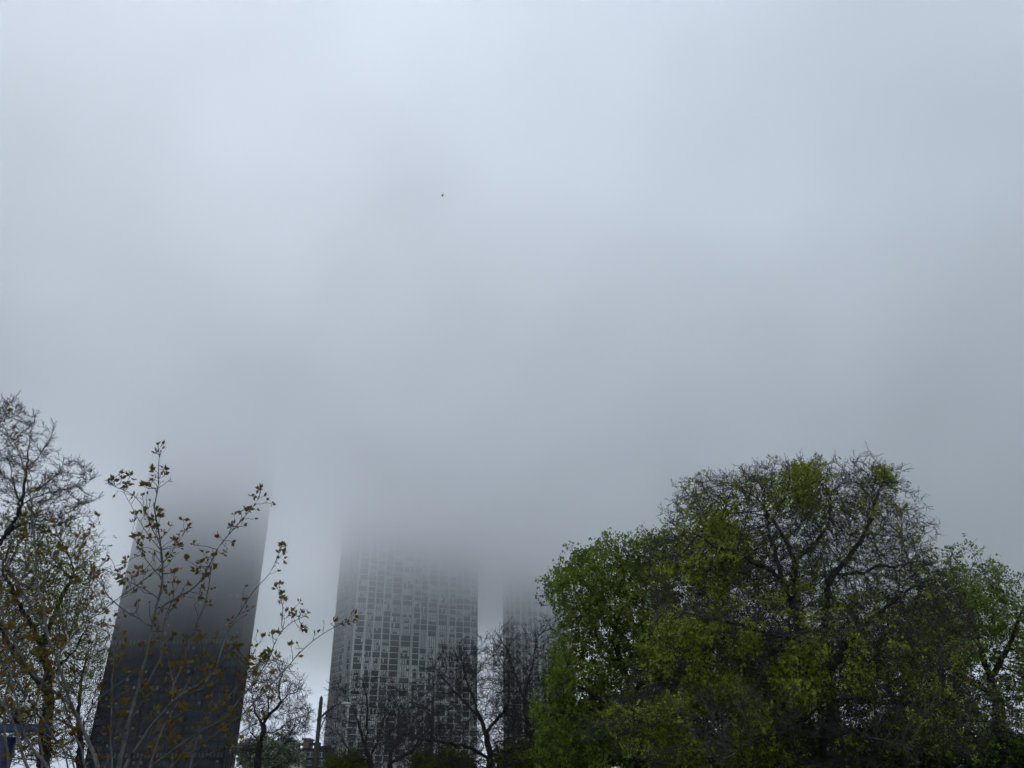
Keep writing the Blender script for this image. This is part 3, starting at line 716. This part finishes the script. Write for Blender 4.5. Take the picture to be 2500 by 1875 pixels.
if T('D'):
    make_tree('bare_tree', 'dark bare tree with many fine upright branches left of the dark tower', 27.0,
      [(196, 1875), (196, 1800), (190, 1740)], [[(190, 1740), (200, 1650), (215, 1590)], [(195, 1800), (225, 1720), (245, 1650)], [(195, 1790), (150, 1760), (120, 1740)], [(196, 1850), (150, 1850, -.5), (110, 1870, -1)]],
      [(205, 1660, 52, 100, 1.2), (235, 1600, 36, 50, 1.1), (215, 1740, 60, 100), (150, 1780, 70, 80, .7), (190, 1830, 60, 50, .6)],
      3600, 0.13, 12, 0.12, infl=14, kill=2.0, tip_r=0.004, bark='bark_black', twig='twig_dark', twig_len=0.3, twig_per=2, thick=0.03, twr=0.0045, upb=0.35, wob=0.12)
if T('L'):
    for i, (px, py, rx, ry, D, leaf, lab) in enumerate([
        (1640, 1850, 120, 60, 44, 'leaf_deep', 'dark green bush at the foot of the maple'),
        (1880, 1850, 150, 75, 43, 'leaf_deep', 'dark green bush left of the forked trunk, below the leaf tufts'),
        (2200, 1840, 130, 80, 44, 'leaf_deep', 'dark green bush right of the forked trunk'),
        (2420, 1855, 120, 60, 45, 'leaf_deep', 'dark green bush under the maple at the right edge'),
        (845, 1872, 36, 16, 50, 'leaf_moss', 'olive bush below the street lamp, at the foot of the pale tower'),
        (1080, 1868, 75, 26, 50, 'leaf_moss', 'olive bush under the low limbs of the spreading bare tree'),
        (1330, 1860, 110, 50, 47, 'leaf_maple', 'green bush left of the maple trunk'),
        (1450, 1800, 120, 90, 48, 'leaf_deep', 'tall dark bush inside the shade of the maple')]):
        make_tree('bush', lab, float(D), [(px, 1890 if py > 1865 else 1876), (px, min(py + 20, 1874))], [], [(px, py, rx, ry)], 900, 0.32, 40 + i, 0.1, tip_r=0.006, bark='bark_dark', twig='twig_dark', twig_len=0.4,
                  group='bushes under the trees', leaf=leaf, leaf_n=int(16000 * rx * ry / 9000) + 3000, leaf_size=0.14, leaf_spread=0.16, thick=0.05, cat='bush')

# ------------------------------------------------------------------ bronze leaved shrub close to the camera
def leaf_blade(g, L_, fold=0.5):
    """pointed, slightly lobed leaf in its own axes: x along, y across, z up; folded along the midrib"""
    xs = [0.0, 0.18, 0.42, 0.58, 0.72, 1.0]; ws = [0.02, 0.17, 0.27, 0.25, 0.15, 0.0]
    v, f = [], []
    for x, w in zip(xs, ws):
        z = -0.22 * x * x
        v += [(x, w, z + fold * w), (x, 0, z), (x, -w, z + fold * w)]
    for i in range(len(xs) - 1):
        a = i * 3; f += [(a, a + 1, a + 4, a + 3), (a + 1, a + 2, a + 5, a + 4)]
    return np.array(v) * L_, np.array(f)

def make_shrub():
    g = np.random.default_rng(21); D = 3.0
    stems = [  # x, y, depth; base radius, tip radius (m)
      ([(285,1900,0),(305,1800,0),(320,1740,0),(340,1680,0),(355,1610,0),(372,1525,0),(388,1460,0),(398,1400,0),(394,1339,.02),(387,1291,.03),(375,1243,.04),(382,1207,.05),(389,1180,.05),(389,1146,.06),(390,1110,.06),(386,1091,.07)], .0105, .0012),
      ([(374,1529,0),(316,1498,.05),(271,1468,.08),(235,1414,.1),(211,1402,.12)], .005, .0012),
      ([(141,1598,-.1),(205,1520,-.05),(268,1477,-.1),(334,1429,-.12),(392,1384,-.1),(430,1335,-.1),(450,1300,-.1)], .0035, .001),
      ([(245,1900,-.2),(235,1857,-.2),(212,1800,-.2),(187,1749,-.2),(169,1712,-.25),(142,1616,-.3),(117,1553,-.3),(99,1526,-.35),(66,1462,-.4),(39,1414,-.45),(15,1375,-.5),(-15,1330,-.5)], .0100, .0014),
      ([(117,1553,-.3),(111,1520,-.3),(102,1465,-.28),(90,1414,-.25),(86,1352,-.25),(77,1262,-.25),(74,1210,-.25),(65,1162,-.25),(45,1096,-.25),(6,1033,-.25)], .006, .0012),
      ([(169,1716,-.25),(136,1691,-.3),(90,1661,-.35),(63,1625,-.38),(45,1592,-.4),(27,1556,-.42),(0,1507,-.45),(-30,1460,-.45)], .006, .0015),
      ([(385,1500,0),(395,1480,.02),(428,1462,.05),(464,1444,.06),(488,1424,.06),(503,1397,.07),(517,1371,.08),(529,1339,.08),(553,1313,.09),(577,1286,.1),(602,1257,.1),(623,1231,.1),(635,1204,.1)], .005, .0011),
      ([(341,1690,0),(368,1652,.03),(392,1613,.05),(398,1570,.06),(395,1540,.07),(406,1500,.08),(425,1460,.1),(420,1420,.1)], .005, .0014),
      ([(296,1900,-.1),(304,1875,-.1),(344,1807,-.1),(358,1785,-.1),(390,1749,-.12),(419,1717,-.15),(442,1692,-.15),(480,1676,-.15),(496,1663,-.15),(521,1647,-.15),(540,1612,-.15),(555,1599,-.15),(573,1579,-.15)], .0085, .0013),
      ([(442,1692,-.15),(489,1685,-.2),(514,1679,-.2),(532,1658,-.2)], .003, .001),
      ([(419,1717,-.15),(423,1703,-.1),(421,1670,-.1),(414,1627,-.1),(410,1597,-.1),(396,1572,-.1),(385,1545,-.1)], .004, .001),
      ([(350,1900,.1),(367,1875,.1),(412,1839,.1),(469,1798,.1),(514,1773,.1),(545,1753,.1),(573,1721,.1),(600,1694,.1),(638,1638,.1),(662,1604,.1),(674,1562,.12),(689,1535,.12),(719,1514,.14),(740,1506,.14)], .0065, .0011),
      ([(689,1535,.12),(691,1502,.14),(686,1465,.14),(685,1456,.14)], .002, .001),
      ([(390,1900,.2),(423,1862,.2),(469,1839,.2),(525,1794,.2),(582,1749,.2),(608,1731,.2),(650,1682,.2),(689,1646,.2),(713,1613,.2),(741,1583,.2),(774,1556,.2),(801,1538,.2),(830,1522,.2),(858,1517,.2)], .006, .0010),
      ([(419,1690,-.05),(430,1658,0),(437,1640,.02),(446,1613,.02),(462,1577,.04),(473,1543,.04),(489,1500,.05),(493,1490,.05),(508,1444,.06),(514,1411,.06),(520,1370,.06)], .0035, .001),
      ([(521,1647,-.15),(540,1600,-.1),(551,1562,-.05),(554,1544,-.05),(578,1505,0),(596,1477,0),(611,1447,0),(638,1423,0),(665,1390,0),(674,1375,0),(679,1361,0),(684,1337,0)], .0035, .0009),
      ([(397,1380,0),(390,1330,-.05),(365,1272,-.08),(353,1250,-.08),(344,1228,-.09),(334,1216,-.1),(300,1199,-.12),(281,1189,-.12),(264,1180,-.12)], .003, .0009),
      ([(393,1345,0),(361,1303,.05),(341,1272,.06),(324,1245,.07),(309,1216,.07)], .0025, .0009),
      ([(397,1415,0),(361,1371,.06),(341,1344,.08),(329,1318,.1),(322,1298,.1)], .0028, .0009),
      ([(390,1465,0),(365,1445,-.06),(348,1436,-.08),(332,1426,-.1),(308,1419,-.12),(288,1397,-.12),(279,1383,-.12)], .003, .0009),
      ([(80,1900,-.4),(60,1850,-.4),(40,1790,-.4),(25,1740,-.4),(0,1705,-.4),(-30,1670,-.4)], .006, .003),
      ([(130,1900,-.3),(117,1874,-.3),(81,1833,-.3),(66,1800,-.3),(52,1772,-.3),(45,1726,-.3),(28,1650,-.3),(15,1590,-.3),(10,1520,-.3),(-8,1450,-.3)], .007, .0015),
      ([(272,1900,-.05),(273,1875,-.05),(274,1827,-.05),(271,1752,-.05),(274,1706,-.05),(271,1646,-.05),(280,1604,-.05),(270,1560,0),(262,1530,0)], .0045, .001),
      ([(208,1749,0),(241,1706,.05),(300,1660,.08),(350,1620,.08),(400,1590,.08)], .003, .001),
      ([(250,1900,.3),(262,1850,.3),(300,1790,.3),(330,1740,.3),(356,1700,.3),(400,1668,.3),(440,1640,.3)], .004, .001),
      ([(440,1900,.25),(500,1850,.25),(560,1810,.25),(600,1780,.25),(640,1750,.25)], .004, .001),
      ([(460,1900,-.2),(468,1840,-.2),(490,1780,-.2),(520,1730,-.2),(545,1690,-.2)], .004, .001),
      ([(170,1900,.1),(160,1840,.1),(120,1780,.1),(85,1720,.1),(60,1690,.1),(30,1620,.1)], .004, .001),
      ([(215,1900,.2),(200,1830,.2),(178,1790,.2),(150,1700,.2),(140,1660,.2),(150,1580,.2),(165,1500,.2),(175,1440,.2),(190,1380,.2),(195,1330,.2),(220,1290,.2),(240,1270,.2)], .005, .001),
      ([(169,1560,.2),(190,1470,.15),(215,1420,.15),(240,1395,.15),(250,1370,.15)], .003, .001),
      ([(330,1900,.2),(340,1860,.2),(372,1800,.2),(400,1770,.2),(440,1740,.2),(470,1730,.2)], .004, .001),
      ([(20,1900,-.2),(22,1850,-.2),(10,1780,-.2),(12,1700,-.2),(35,1620,-.2),(50,1540,-.2),(80,1470,-.2),(120,1400,-.2),(135,1330,-.2),(160,1290,-.2)], .006, .001),
      ([(100,1900,.3),(105,1830,.3),(85,1760,.3),(95,1680,.3),(130,1600,.3),(140,1520,.3),(130,1440,.3),(150,1380,.3),(190,1350,.3),(205,1325,.3)], .005, .001),
      ([(-40,1800,.1),(-10,1700,.1),(20,1600,.1),(30,1500,.1),(60,1400,.1),(60,1320,.1),(90,1250,.1)], .004, .001),
      ([(190,1900,-.1),(170,1830,-.1),(110,1790,-.1),(60,1770,-.1),(10,1730,-.1),(-20,1700,-.1)], .004, .001),
      ([(360,1900,-.3),(370,1850,-.3),(388,1800,-.3),(430,1720,-.3),(447,1690,-.3),(470,1640,-.3),(500,1600,-.3),(520,1560,-.3)], .0045, .001),
      ([(400,1900,0),(440,1850,0),(475,1800,0),(505,1745,0),(535,1715,0),(570,1690,0),(600,1650,0),(620,1590,0),(640,1560,0)], .004, .001),
    ]
    base = at(290, 1960, D); base.z = 0
    root = empty('leafy_shrub', base, 'tall pale stemmed shrub with bronze and olive young leaves, in front of the dark tower', 'shrub')
    wood = []; tw = []; leaves = {'leaf_bronze': [], 'leaf_olive': [], 'bud': []}
    B0 = np.array(base)
    anchors = []                                           # (point, dir, radius, weight)
    for pts, ra, rb in stems:
        P = polyline(pts, D, 0.022)
        if pts[0][1] >= 1890:                               # run down to the root crown
            q = B0 + np.array([(P[0][0] - B0[0]) * 0.25, (P[0][1] - B0[1]) * 0.3, 0])
            m = 14; t = (np.arange(m) / m)[:, None]
            c1 = q + np.array([0, 0, P[0][2] * 0.5]); c2 = P[0] - nrm(P[1] - P[0]) * P[0][2] * 0.35
            low = q * (1-t)**3 + 3*c1*t*(1-t)**2 + 3*c2*t*t*(1-t) + P[0]*t**3
            nlow = m; P = np.concatenate([low, P])
        else: nlow = 0
        # smooth the traced line
        for _ in range(2): P[1:-1] = (P[:-2] + 2 * P[1:-1] + P[2:]) / 4
        n = len(P); u = np.clip((np.arange(n) - nlow) / max(1, n - nlow - 1), 0, 1)
        ra *= 0.8; r = (ra + (rb - ra) * u ** 0.7)
        if nlow: r[:nlow] = ra * np.linspace(1.35, 1.0, nlow)
        d = np.zeros_like(P); d[1:-1] = P[2:] - P[:-2]; d[0] = P[1] - P[0]; d[-1] = P[-1] - P[-2]; d = nrm(d)
        wood.append(prisms(P[:-1], P[1:], r[:-1], r[1:], d[:-1], d[1:], 7))
        for i in range(nlow + 2, n): anchors.append((P[i], d[i], r[i], u[i]))
        anchors.append((P[-1], d[-1], rb, 2.0))
    def add_leaf(p, d, size, kind):
        side = nrm(np.cross(d, g.normal(size=3))); up = np.cross(d, side)
        v, f = leaf_blade(g, size, 0.25 + g.random() * 0.5)
        leaves[kind].append((p + v @ np.stack([d, side, up]), f))
    def cluster(p, d, n, big=1.0):
        ripe = g.random()
        for _ in range(n):
            dd = nrm(d * 0.8 + g.normal(size=3) * 0.55 + np.array([0, 0, 0.25]))
            q = p + dd * 0.006
            tw.append(prisms(p[None], q[None], np.array([.0006]), np.array([.0005]), dd[None], dd[None], 3))
            add_leaf(q, nrm(dd + g.normal(size=3) * 0.35), (0.012 + 0.011 * g.random()) * big, 'leaf_bronze' if g.random() < 0.28 + 0.45 * ripe else 'leaf_olive')
    def budlet(p, d):
        for k in range(1 if g.random() < .5 else 2):
            dd = nrm(d + g.normal(size=3) * 0.2); add_leaf(p, dd, 0.013 + .005 * g.random(), 'leaf_olive')
    for (p, d, r, w) in anchors:
        if w >= 2.0:
            if g.random() < .6: cluster(p, d, 4)
            continue
        px_r = 0.42 + 0.38 * w
        if g.random() > px_r or p[2] < 1.3: continue
        # a side shoot, alternate and slightly zigzag
        dd = nrm(d * 0.75 + g.normal(size=3) * 0.55 + np.array([0, 0, 0.35])); L_ = (0.03 + 0.09 * g.random() ** 1.5) * (1.3 - 0.8 * w)
        m = 4; Q = [p]
        for i in range(m): Q.append(Q[-1] + nrm(dd + g.normal(size=3) * 0.28) * L_ / m)
        Q = np.array(Q); e = nrm(np.diff(Q, axis=0)); rr = np.linspace(min(r * .6, .0016), .0008, m + 1)
        tw.append(prisms(Q[:-1], Q[1:], rr[:-1], rr[1:], e, e, 4))
        x = g.random()
        if x < 0.58: cluster(Q[-1], e[-1], int(g.integers(3, 8)))
        elif x < 0.85: budlet(Q[-1], e[-1])
        if g.random() < 0.5:
            k = int(g.integers(1, m)); d3 = nrm(e[k-1] * .6 + g.normal(size=3) * .6); q2 = Q[k] + d3 * 0.018
            tw.append(prisms(Q[k][None], q2[None], np.array([.0009]), np.array([.0007]), d3[None], d3[None], 3))
            if g.random() < .5: budlet(q2, d3)
            else: cluster(q2, d3, 2)
    # dense tufts seen in the photograph
    for (px, py, dz, n) in [(391,1140,.05,6),(386,1110,.07,6),(400,1165,.05,5),(375,1270,0,8),(330,1255,.05,6),(345,1300,.05,6),(325,1315,.08,7),(350,1345,.08,6),(430,1330,0,7),(440,1345,0,6),(410,1360,0,7),(415,1395,0,7),(490,1380,.05,8),(478,1400,.05,7),(475,1330,.1,5),(565,1285,.1,6),(540,1310,.1,5),(350,1180,0,7),(275,1175,-.1,5),(305,1180,-.1,8),(640,1200,.1,6),(300,1420,-.1,7),(315,1370,.05,6),(340,1390,.05,6),(360,1400,0,6),(690,1340,0,5),(385,1250,0,9),(398,1262,0,8),(380,1290,0,7),(420,1320,0,8),(295,1165,-.1,8),(288,1160,-.1,6),(318,1170,-.1,7),(362,1190,0,6),(372,1190,0,6),(610,1240,.1,8),(620,1215,.1,7),(600,1245,.1,6),
                        (460,1370,.05,10),(500,1400,.05,9),(522,1390,.08,8),(730,1535,.15,8),(742,1540,.15,6),(719,1500,.14,7),(680,1460,.14,6),(655,1598,.1,8),(640,1600,.1,6),(600,1625,-.1,9),(610,1640,-.1,8),(560,1590,-.15,6),(813,1525,.2,6),
                        (130,1280,-.3,8),(110,1300,-.3,8),(60,1260,-.3,6),(150,1340,-.2,7),(190,1370,.1,6),(40,1460,-.3,8),(90,1560,-.3,7),(130,1620,-.3,9),(75,1740,-.3,8),(95,1790,-.35,9),(110,1760,-.35,8),(150,1560,-.2,7),(200,1480,0,6),
                        (290,1610,-.1,7),(350,1670,0,9),(345,1700,0,8),(300,1720,-.2,7),(310,1640,-.1,6),(420,1690,-.1,6),(500,1650,-.1,6),(540,1730,.1,8),(530,1780,.1,8),(480,1800,.1,7),(410,1790,-.1,9),(430,1800,-.1,8),(380,1830,0,8),(360,1840,0,7),(620,1680,.2,7),(660,1700,.2,7),(250,1850,-.1,9),(450,1850,0,8)]:
        p = np.array(at(px + g.normal() * 3, py + g.normal() * 3, D + dz))
        A = np.array([a[0] for a in anchors]); k = int(((A - p) ** 2).sum(1).argmin()); q = A[k]
        dd = nrm(p - q) if np.linalg.norm(p - q) > 1e-4 else np.array([0, 0, 1.0])
        if np.linalg.norm(p - q) > 0.12: p = q + dd * 0.12
        mid = (p + q) / 2 + g.normal(size=3) * 0.006; Q = np.array([q, mid, p]); e = nrm(np.diff(Q, axis=0))
        tw.append(prisms(Q[:-1], Q[1:], np.array([.0014, .0011]), np.array([.0011, .0008]), e, e, 4))
        cluster(p, nrm(e[-1] + np.array([0, 0, .5])), n, 1.15)
    V, Fq = join(wood); mesh_np('stems', V, Fq, 4, [M['bark_pale']], None, root, True)
    V, Fq = join(tw); mesh_np('twigs', V, Fq, 4, [M['twig_grey']], None, root)
    for k in ('leaf_bronze', 'leaf_olive'):
        V, f = join(leaves[k]); per = 10
        tone = np.repeat(g.random(len(f) // per + 1), per)[:len(f)]
        o = mesh_np({'leaf_bronze': 'foliage', 'leaf_olive': 'foliage'}[k], V, f, 4, [M[k]], None, root, True, tone=tone)
        o['label'] = {'leaf_bronze': 'bronze young leaves', 'leaf_olive': 'olive young leaves'}[k]
if T('C'): make_shrub()

# ------------------------------------------------------------------ street lamps
def street_lamp(label, D, px_top, py_top, side, arm_px, rad=0.115):
    top = at(px_top, py_top, D); x, z = top.x, top.z
    root = empty('street_lamp', (x, D, 0), label, 'street lamp', 'street lamps along the road')
    b = MB(); b.tube([(x, D, 0), (x, D, 0.5)], [rad * 2.0, rad * 1.6], M['pole'], 12); b.build('base', root, True)
    b = MB(); b.tube([(x, D, .5), (x, D, z * .5), (x, D, z - 0.25), (x, D, z - 0.08), (x, D, z)], [rad * 1.45, rad * 1.2, rad * 1.0, rad * .85, rad * 0.25], M['pole'], 14)
    b.tube([(x, D, z - 1.05), (x, D, z - 0.95)], [rad * 1.3] * 2, M['pole'], 14); b.build('pole', root, True)
    Lx = (at(arm_px, 1711, D).x - x)
    b = MB(); pts = []
    for i in range(9):
        t = i / 8; pts.append((x + Lx * 0.72 * t, D, z - 0.95 + 0.62 * math.sin(t * math.pi / 2)))
    b.tube(pts, [.05 - .015 * i / 8 for i in range(9)], M['pole'], 8)
    pts = [(x, D, z - 1.75), (x + Lx * .10, D, z - 1.2), (x + Lx * .22, D, z - 0.8), (x + Lx * .34, D, z - 0.52)]
    b.tube(pts, .028, M['pole'], 8); b.build('arm', root, True)
    b = MB(); zz = z - 0.33; a0, a1 = x + Lx * .68, x + Lx
    n = 9; ctr = [(a0 + (a1 - a0) * i / (n - 1), D, zz - 0.05 * i / (n - 1)) for i in range(n)]
    b.tube(ctr, [.05, .09, .12, .135, .14, .14, .135, .11, .04], M['lamp_grey'], 12)
    for v in b.v: v.z = zz - 0.02 + (v.z - zz + 0.02) * (0.55 if v.z > zz - 0.02 else 0.35)
    hd = b.build('lamp_head', root, True)
    b = MB(); m0 = a0 + (a1 - a0) * .45; m1 = a0 + (a1 - a0) * .88
    b.box(min(m0, m1), max(m0, m1), -D - .08, -D + .08, zz - .115, zz - .06, M['lens']); b.build('lens', hd)
if T('S'):
    street_lamp('brown street lamp with a curved arm reaching right, beside the gnarled bare tree', 38.0, 785, 1699, 1, 858, .082)
    street_lamp('second street lamp, its arm reaching left, mostly hidden among bare branches', 52.0, 1058, 1699, -1, 970, .08)

# ------------------------------------------------------------------ low buildings far behind
def low_building():
    D = 260.0; A = at(722, 1830, D); B = at(797, 1830, D); x0, x1 = A.x, B.x; zt = at(720, 1819, D).z
    root = empty('brick_building', (x0, D, 0), 'brown brick building with open rooftop frames left of the pale tower', 'building')
    px = lambda p: at(p, 1840, D).x
    pz = lambda p: at(740, p, D).z
    z_low = pz(1839); z1 = pz(1814)
    b = MB((0, D, 0)); zw1, zw0 = pz(1820), pz(1827)
    b.box(x0 + .02, x1, -16, 0, 0, zw0 - .7, M['brick_brown']); b.build('wall', root)
    # parapet storey with openings you see the sky through
    b = MB((0, D, 0)); L0, L1, L2, L3 = px(729), px(737), px(751), px(765)
    b.box(x0, L0, -1.2, 0.1, zw0 - .7, z1 + .1, M['brick_brown']); b.box(L0, L1, -1.2, .1, zw0 - .7, zw0, M['brick_brown']); b.box(L0, L1, -1.2, .1, zw1, z1 + .1, M['brick_brown'])
    b.box(L1, L2, -1.2, .1, zw0 - .7, z1 + .1, M['brick_brown']); b.box(L2, L3, -1.2, .1, zw0 - .7, zw0, M['brick_brown']); b.box(L2, L3, -1.2, .1, zw1, z1 + .1, M['brick_brown'])
    b.box(L3, px(779), -1.2, .1, zw0 - .7, z1 + .1, M['brick_brown'])
    b.build('roof_screen', root)
    b = MB((0, D, 0)); b.box(px(738), px(752.5), -5, .5, zw0, pz(1807), M['brick_tan']); b.box(px(738) - .3, px(752.5) + .3, -5.3, .8, pz(1807), pz(1807) + .5, M['brick_tan']); b.build('stair_tower', root)
    b = MB((0, D, 0)); b.box(px(780), x1, -12, .05, zw0 - .72, pz(1822), M['brick_brown']); b.build('right_wing', root)
    b = MB((0, D, 0)); b.box(px(744), px(749), .1, .75, 0, zw0 - .5, M['brick_tan']); b.build('pier', root)
    for (a, c, t, u) in [(731, 741, 1836, 1848), (751, 764, 1836, 1848), (781, 790, 1838, 1848), (731, 741, 1856, 1868), (751, 764, 1856, 1868), (781, 795, 1856, 1870)]:
        w = MB((0, D, 0)); w.box(px(a), px(c), -0.01, .06, pz(u), pz(t), M['win_blue']); o = w.build('window', root)
        w = MB((0, D, 0)); m = (px(a) + px(c)) / 2
        w.box(m - .07, m + .07, .065, .14, pz(u), pz(t), M['frame_white']); w.box(px(a), px(c), .065, .13, pz(t) - .12, pz(t), M['frame_white']); w.box(px(a), px(c), .065, .2, pz(u) - .15, pz(u), M['frame_white'])
        f = w.build('frame', None); f.parent = o
    b = MB((0, D, 0)); b.box(px(728), px(779), .1, 1.5, pz(1852), pz(1850), M['win_blue']); b.build('balcony', root)
    # pale plastered building to its left
    D2 = 230.0; q = lambda p: at(p, 1865, D2).x
    root = empty('plastered_building', (q(670), D2, 0), 'pale plastered low building seen beneath the blossoming tree', 'building')
    b = MB((0, D2, 0)); zt = at(700, 1850, D2).z; b.box(q(668), q(712), -12, 0, 0, zt, M['stucco']); b.build('wall', root)
    b = MB((0, D2, 0)); b.box(q(666), q(714), -12.4, .4, zt, zt + .6, M['brick_tan']); b.build('roof', root)
    for a in (674, 686, 698):
        w = MB((0, D2, 0)); w.box(q(a), q(a + 6), -.01, .07, zt - 3.2, zt - 1.2, M['win_blue']); w.build('window', root)
    # glimpses behind the right-hand trees
    D3 = 120.0; q = lambda p: at(p, 1850, D3).x
    root = empty('brick_building', (q(2100), D3, 0), 'tan brick low building glimpsed through the trees on the right', 'building')
    zt = at(2200, 1800, D3).z
    b = MB((0, D3, 0)); b.box(q(2090), q(2300), -14, 0, 0, zt, M['brick_tan']); b.build('wall', root)
    b = MB((0, D3, 0)); b.box(q(2088), q(2302), -14.3, .3, zt, zt + .5, M['concrete']); b.build('roof', root)
    for i in range(8):
        for j in range(3):
            w = MB((0, D3, 0)); xx = q(2090) + 1.2 + i * 1.75 * (q(2300) - q(2090)) / 15; w.box(xx, xx + 1.1, -.01, .07, 1.0 + j * 3.2, 2.7 + j * 3.2, M['win_blue']); w.build('window', root)
if T('Z'): low_building()

# ------------------------------------------------------------------ blue post at the lower left
def blue_post():
    D = 9.0
    p = at(3, 1850, D); x = p.x
    root = empty('blue_post', (x, D, 0), 'dark blue steel post with a blue crossbar and grey cap behind the shrub stems', 'post')
    z = lambda y, X=40: at(X, y, D).z
    w = at(30, 1840, D).x - x
    b = MB(); b.tube([(x, D, 0), (x, D, z(1800))], [w * 1.05, w * 1.0], M['navy'], 16); b.build('pole', root, True)
    b = MB((0, D, 0)); b.box(x - 1.2, at(113, 1780, D).x, -.09, .09, z(1787), z(1770), M['blue']); b.build('crossbar', root)
    b = MB(); xn = at(44, 1750, D).x; r = (at(57, 1750, D).x - xn)
    pts = []; rr = []
    for i in range(9):
        t = i / 8 * math.pi; pts.append((xn, D, z(1752, 44) - math.cos(t) * r * 1.15)); rr.append(max(.004, math.sin(t) * r))
    b.tube(pts, rr, M['navy'], 16); b.tube([(xn, D, z(1770)), (xn, D, z(1733))], r * .6, M['navy'], 12); b.build('lamp_globe', root, True)
    b = MB((0, D, 0)); b.box(at(40, 1735, D).x, at(66, 1735, D).x, -.08, .08, z(1741), z(1733), M['navy']); o = b.build('bracket', root)
    b = MB((0, D, 0)); b.box(at(41, 1735, D).x, at(63, 1735, D).x, -.1, .1, z(1733) + .002, z(1724), M['cap']); b.build('cap', root)
if T('P'): blue_post()

# ------------------------------------------------------------------ bird
def bird():
    p = at(1081, 476, 70.0); g = 0.25
    root = empty('bird', p, 'small dark bird flying high up against the cloud above the pale tower', 'bird')
    bm = MB(p)
    pts = [p + Vector((0.02 * i, 0, 0)) for i in range(1)]
    body = [p + Vector(v) * g for v in ((0.15, 0, 1.1), (0.12, .05, .75), (0.05, .1, .3), (0, .1, -.2), (-.05, .1, -.6), (-.08, .05, -.85), (-.1, 0, -1.0))]
    bm.tube(body, [.03 * g, .14 * g, .22 * g, .30 * g, .26 * g, .15 * g, .03 * g], M['bird'], 8)
    k = len(bm.v); mi = bm.mi(M['bird'])
    for sgn, tip in ((-1, Vector((-1.05, .3, .35))), (1, Vector((.75, -.5, -.25)))):
        k = len(bm.v)
        r0, r1 = Vector((0, .05, .1)), Vector((-.03, .1, -.55)); md = tip * .5 + Vector((0, .1, .15)); m2 = tip * .5 + Vector((0, 0, -.35))
        for v in (r0, r1, md, m2, tip):
            bm.v += [p + (v + Vector((0, .03, 0))) * g, p + (v - Vector((0, .03, 0))) * g]
        for (a, b_, c, d) in ((0, 1, 3, 2), (2, 3, 4, 4)):
            t = (a, b_, c) if c == d else (a, b_, c, d)
            bm.f.append(tuple(k + 2 * i for i in t)); bm.m.append(mi); bm.f.append(tuple(k + 2 * i + 1 for i in t)[::-1]); bm.m.append(mi)
    bm.build('body', root, True)
if T('b'): bird()
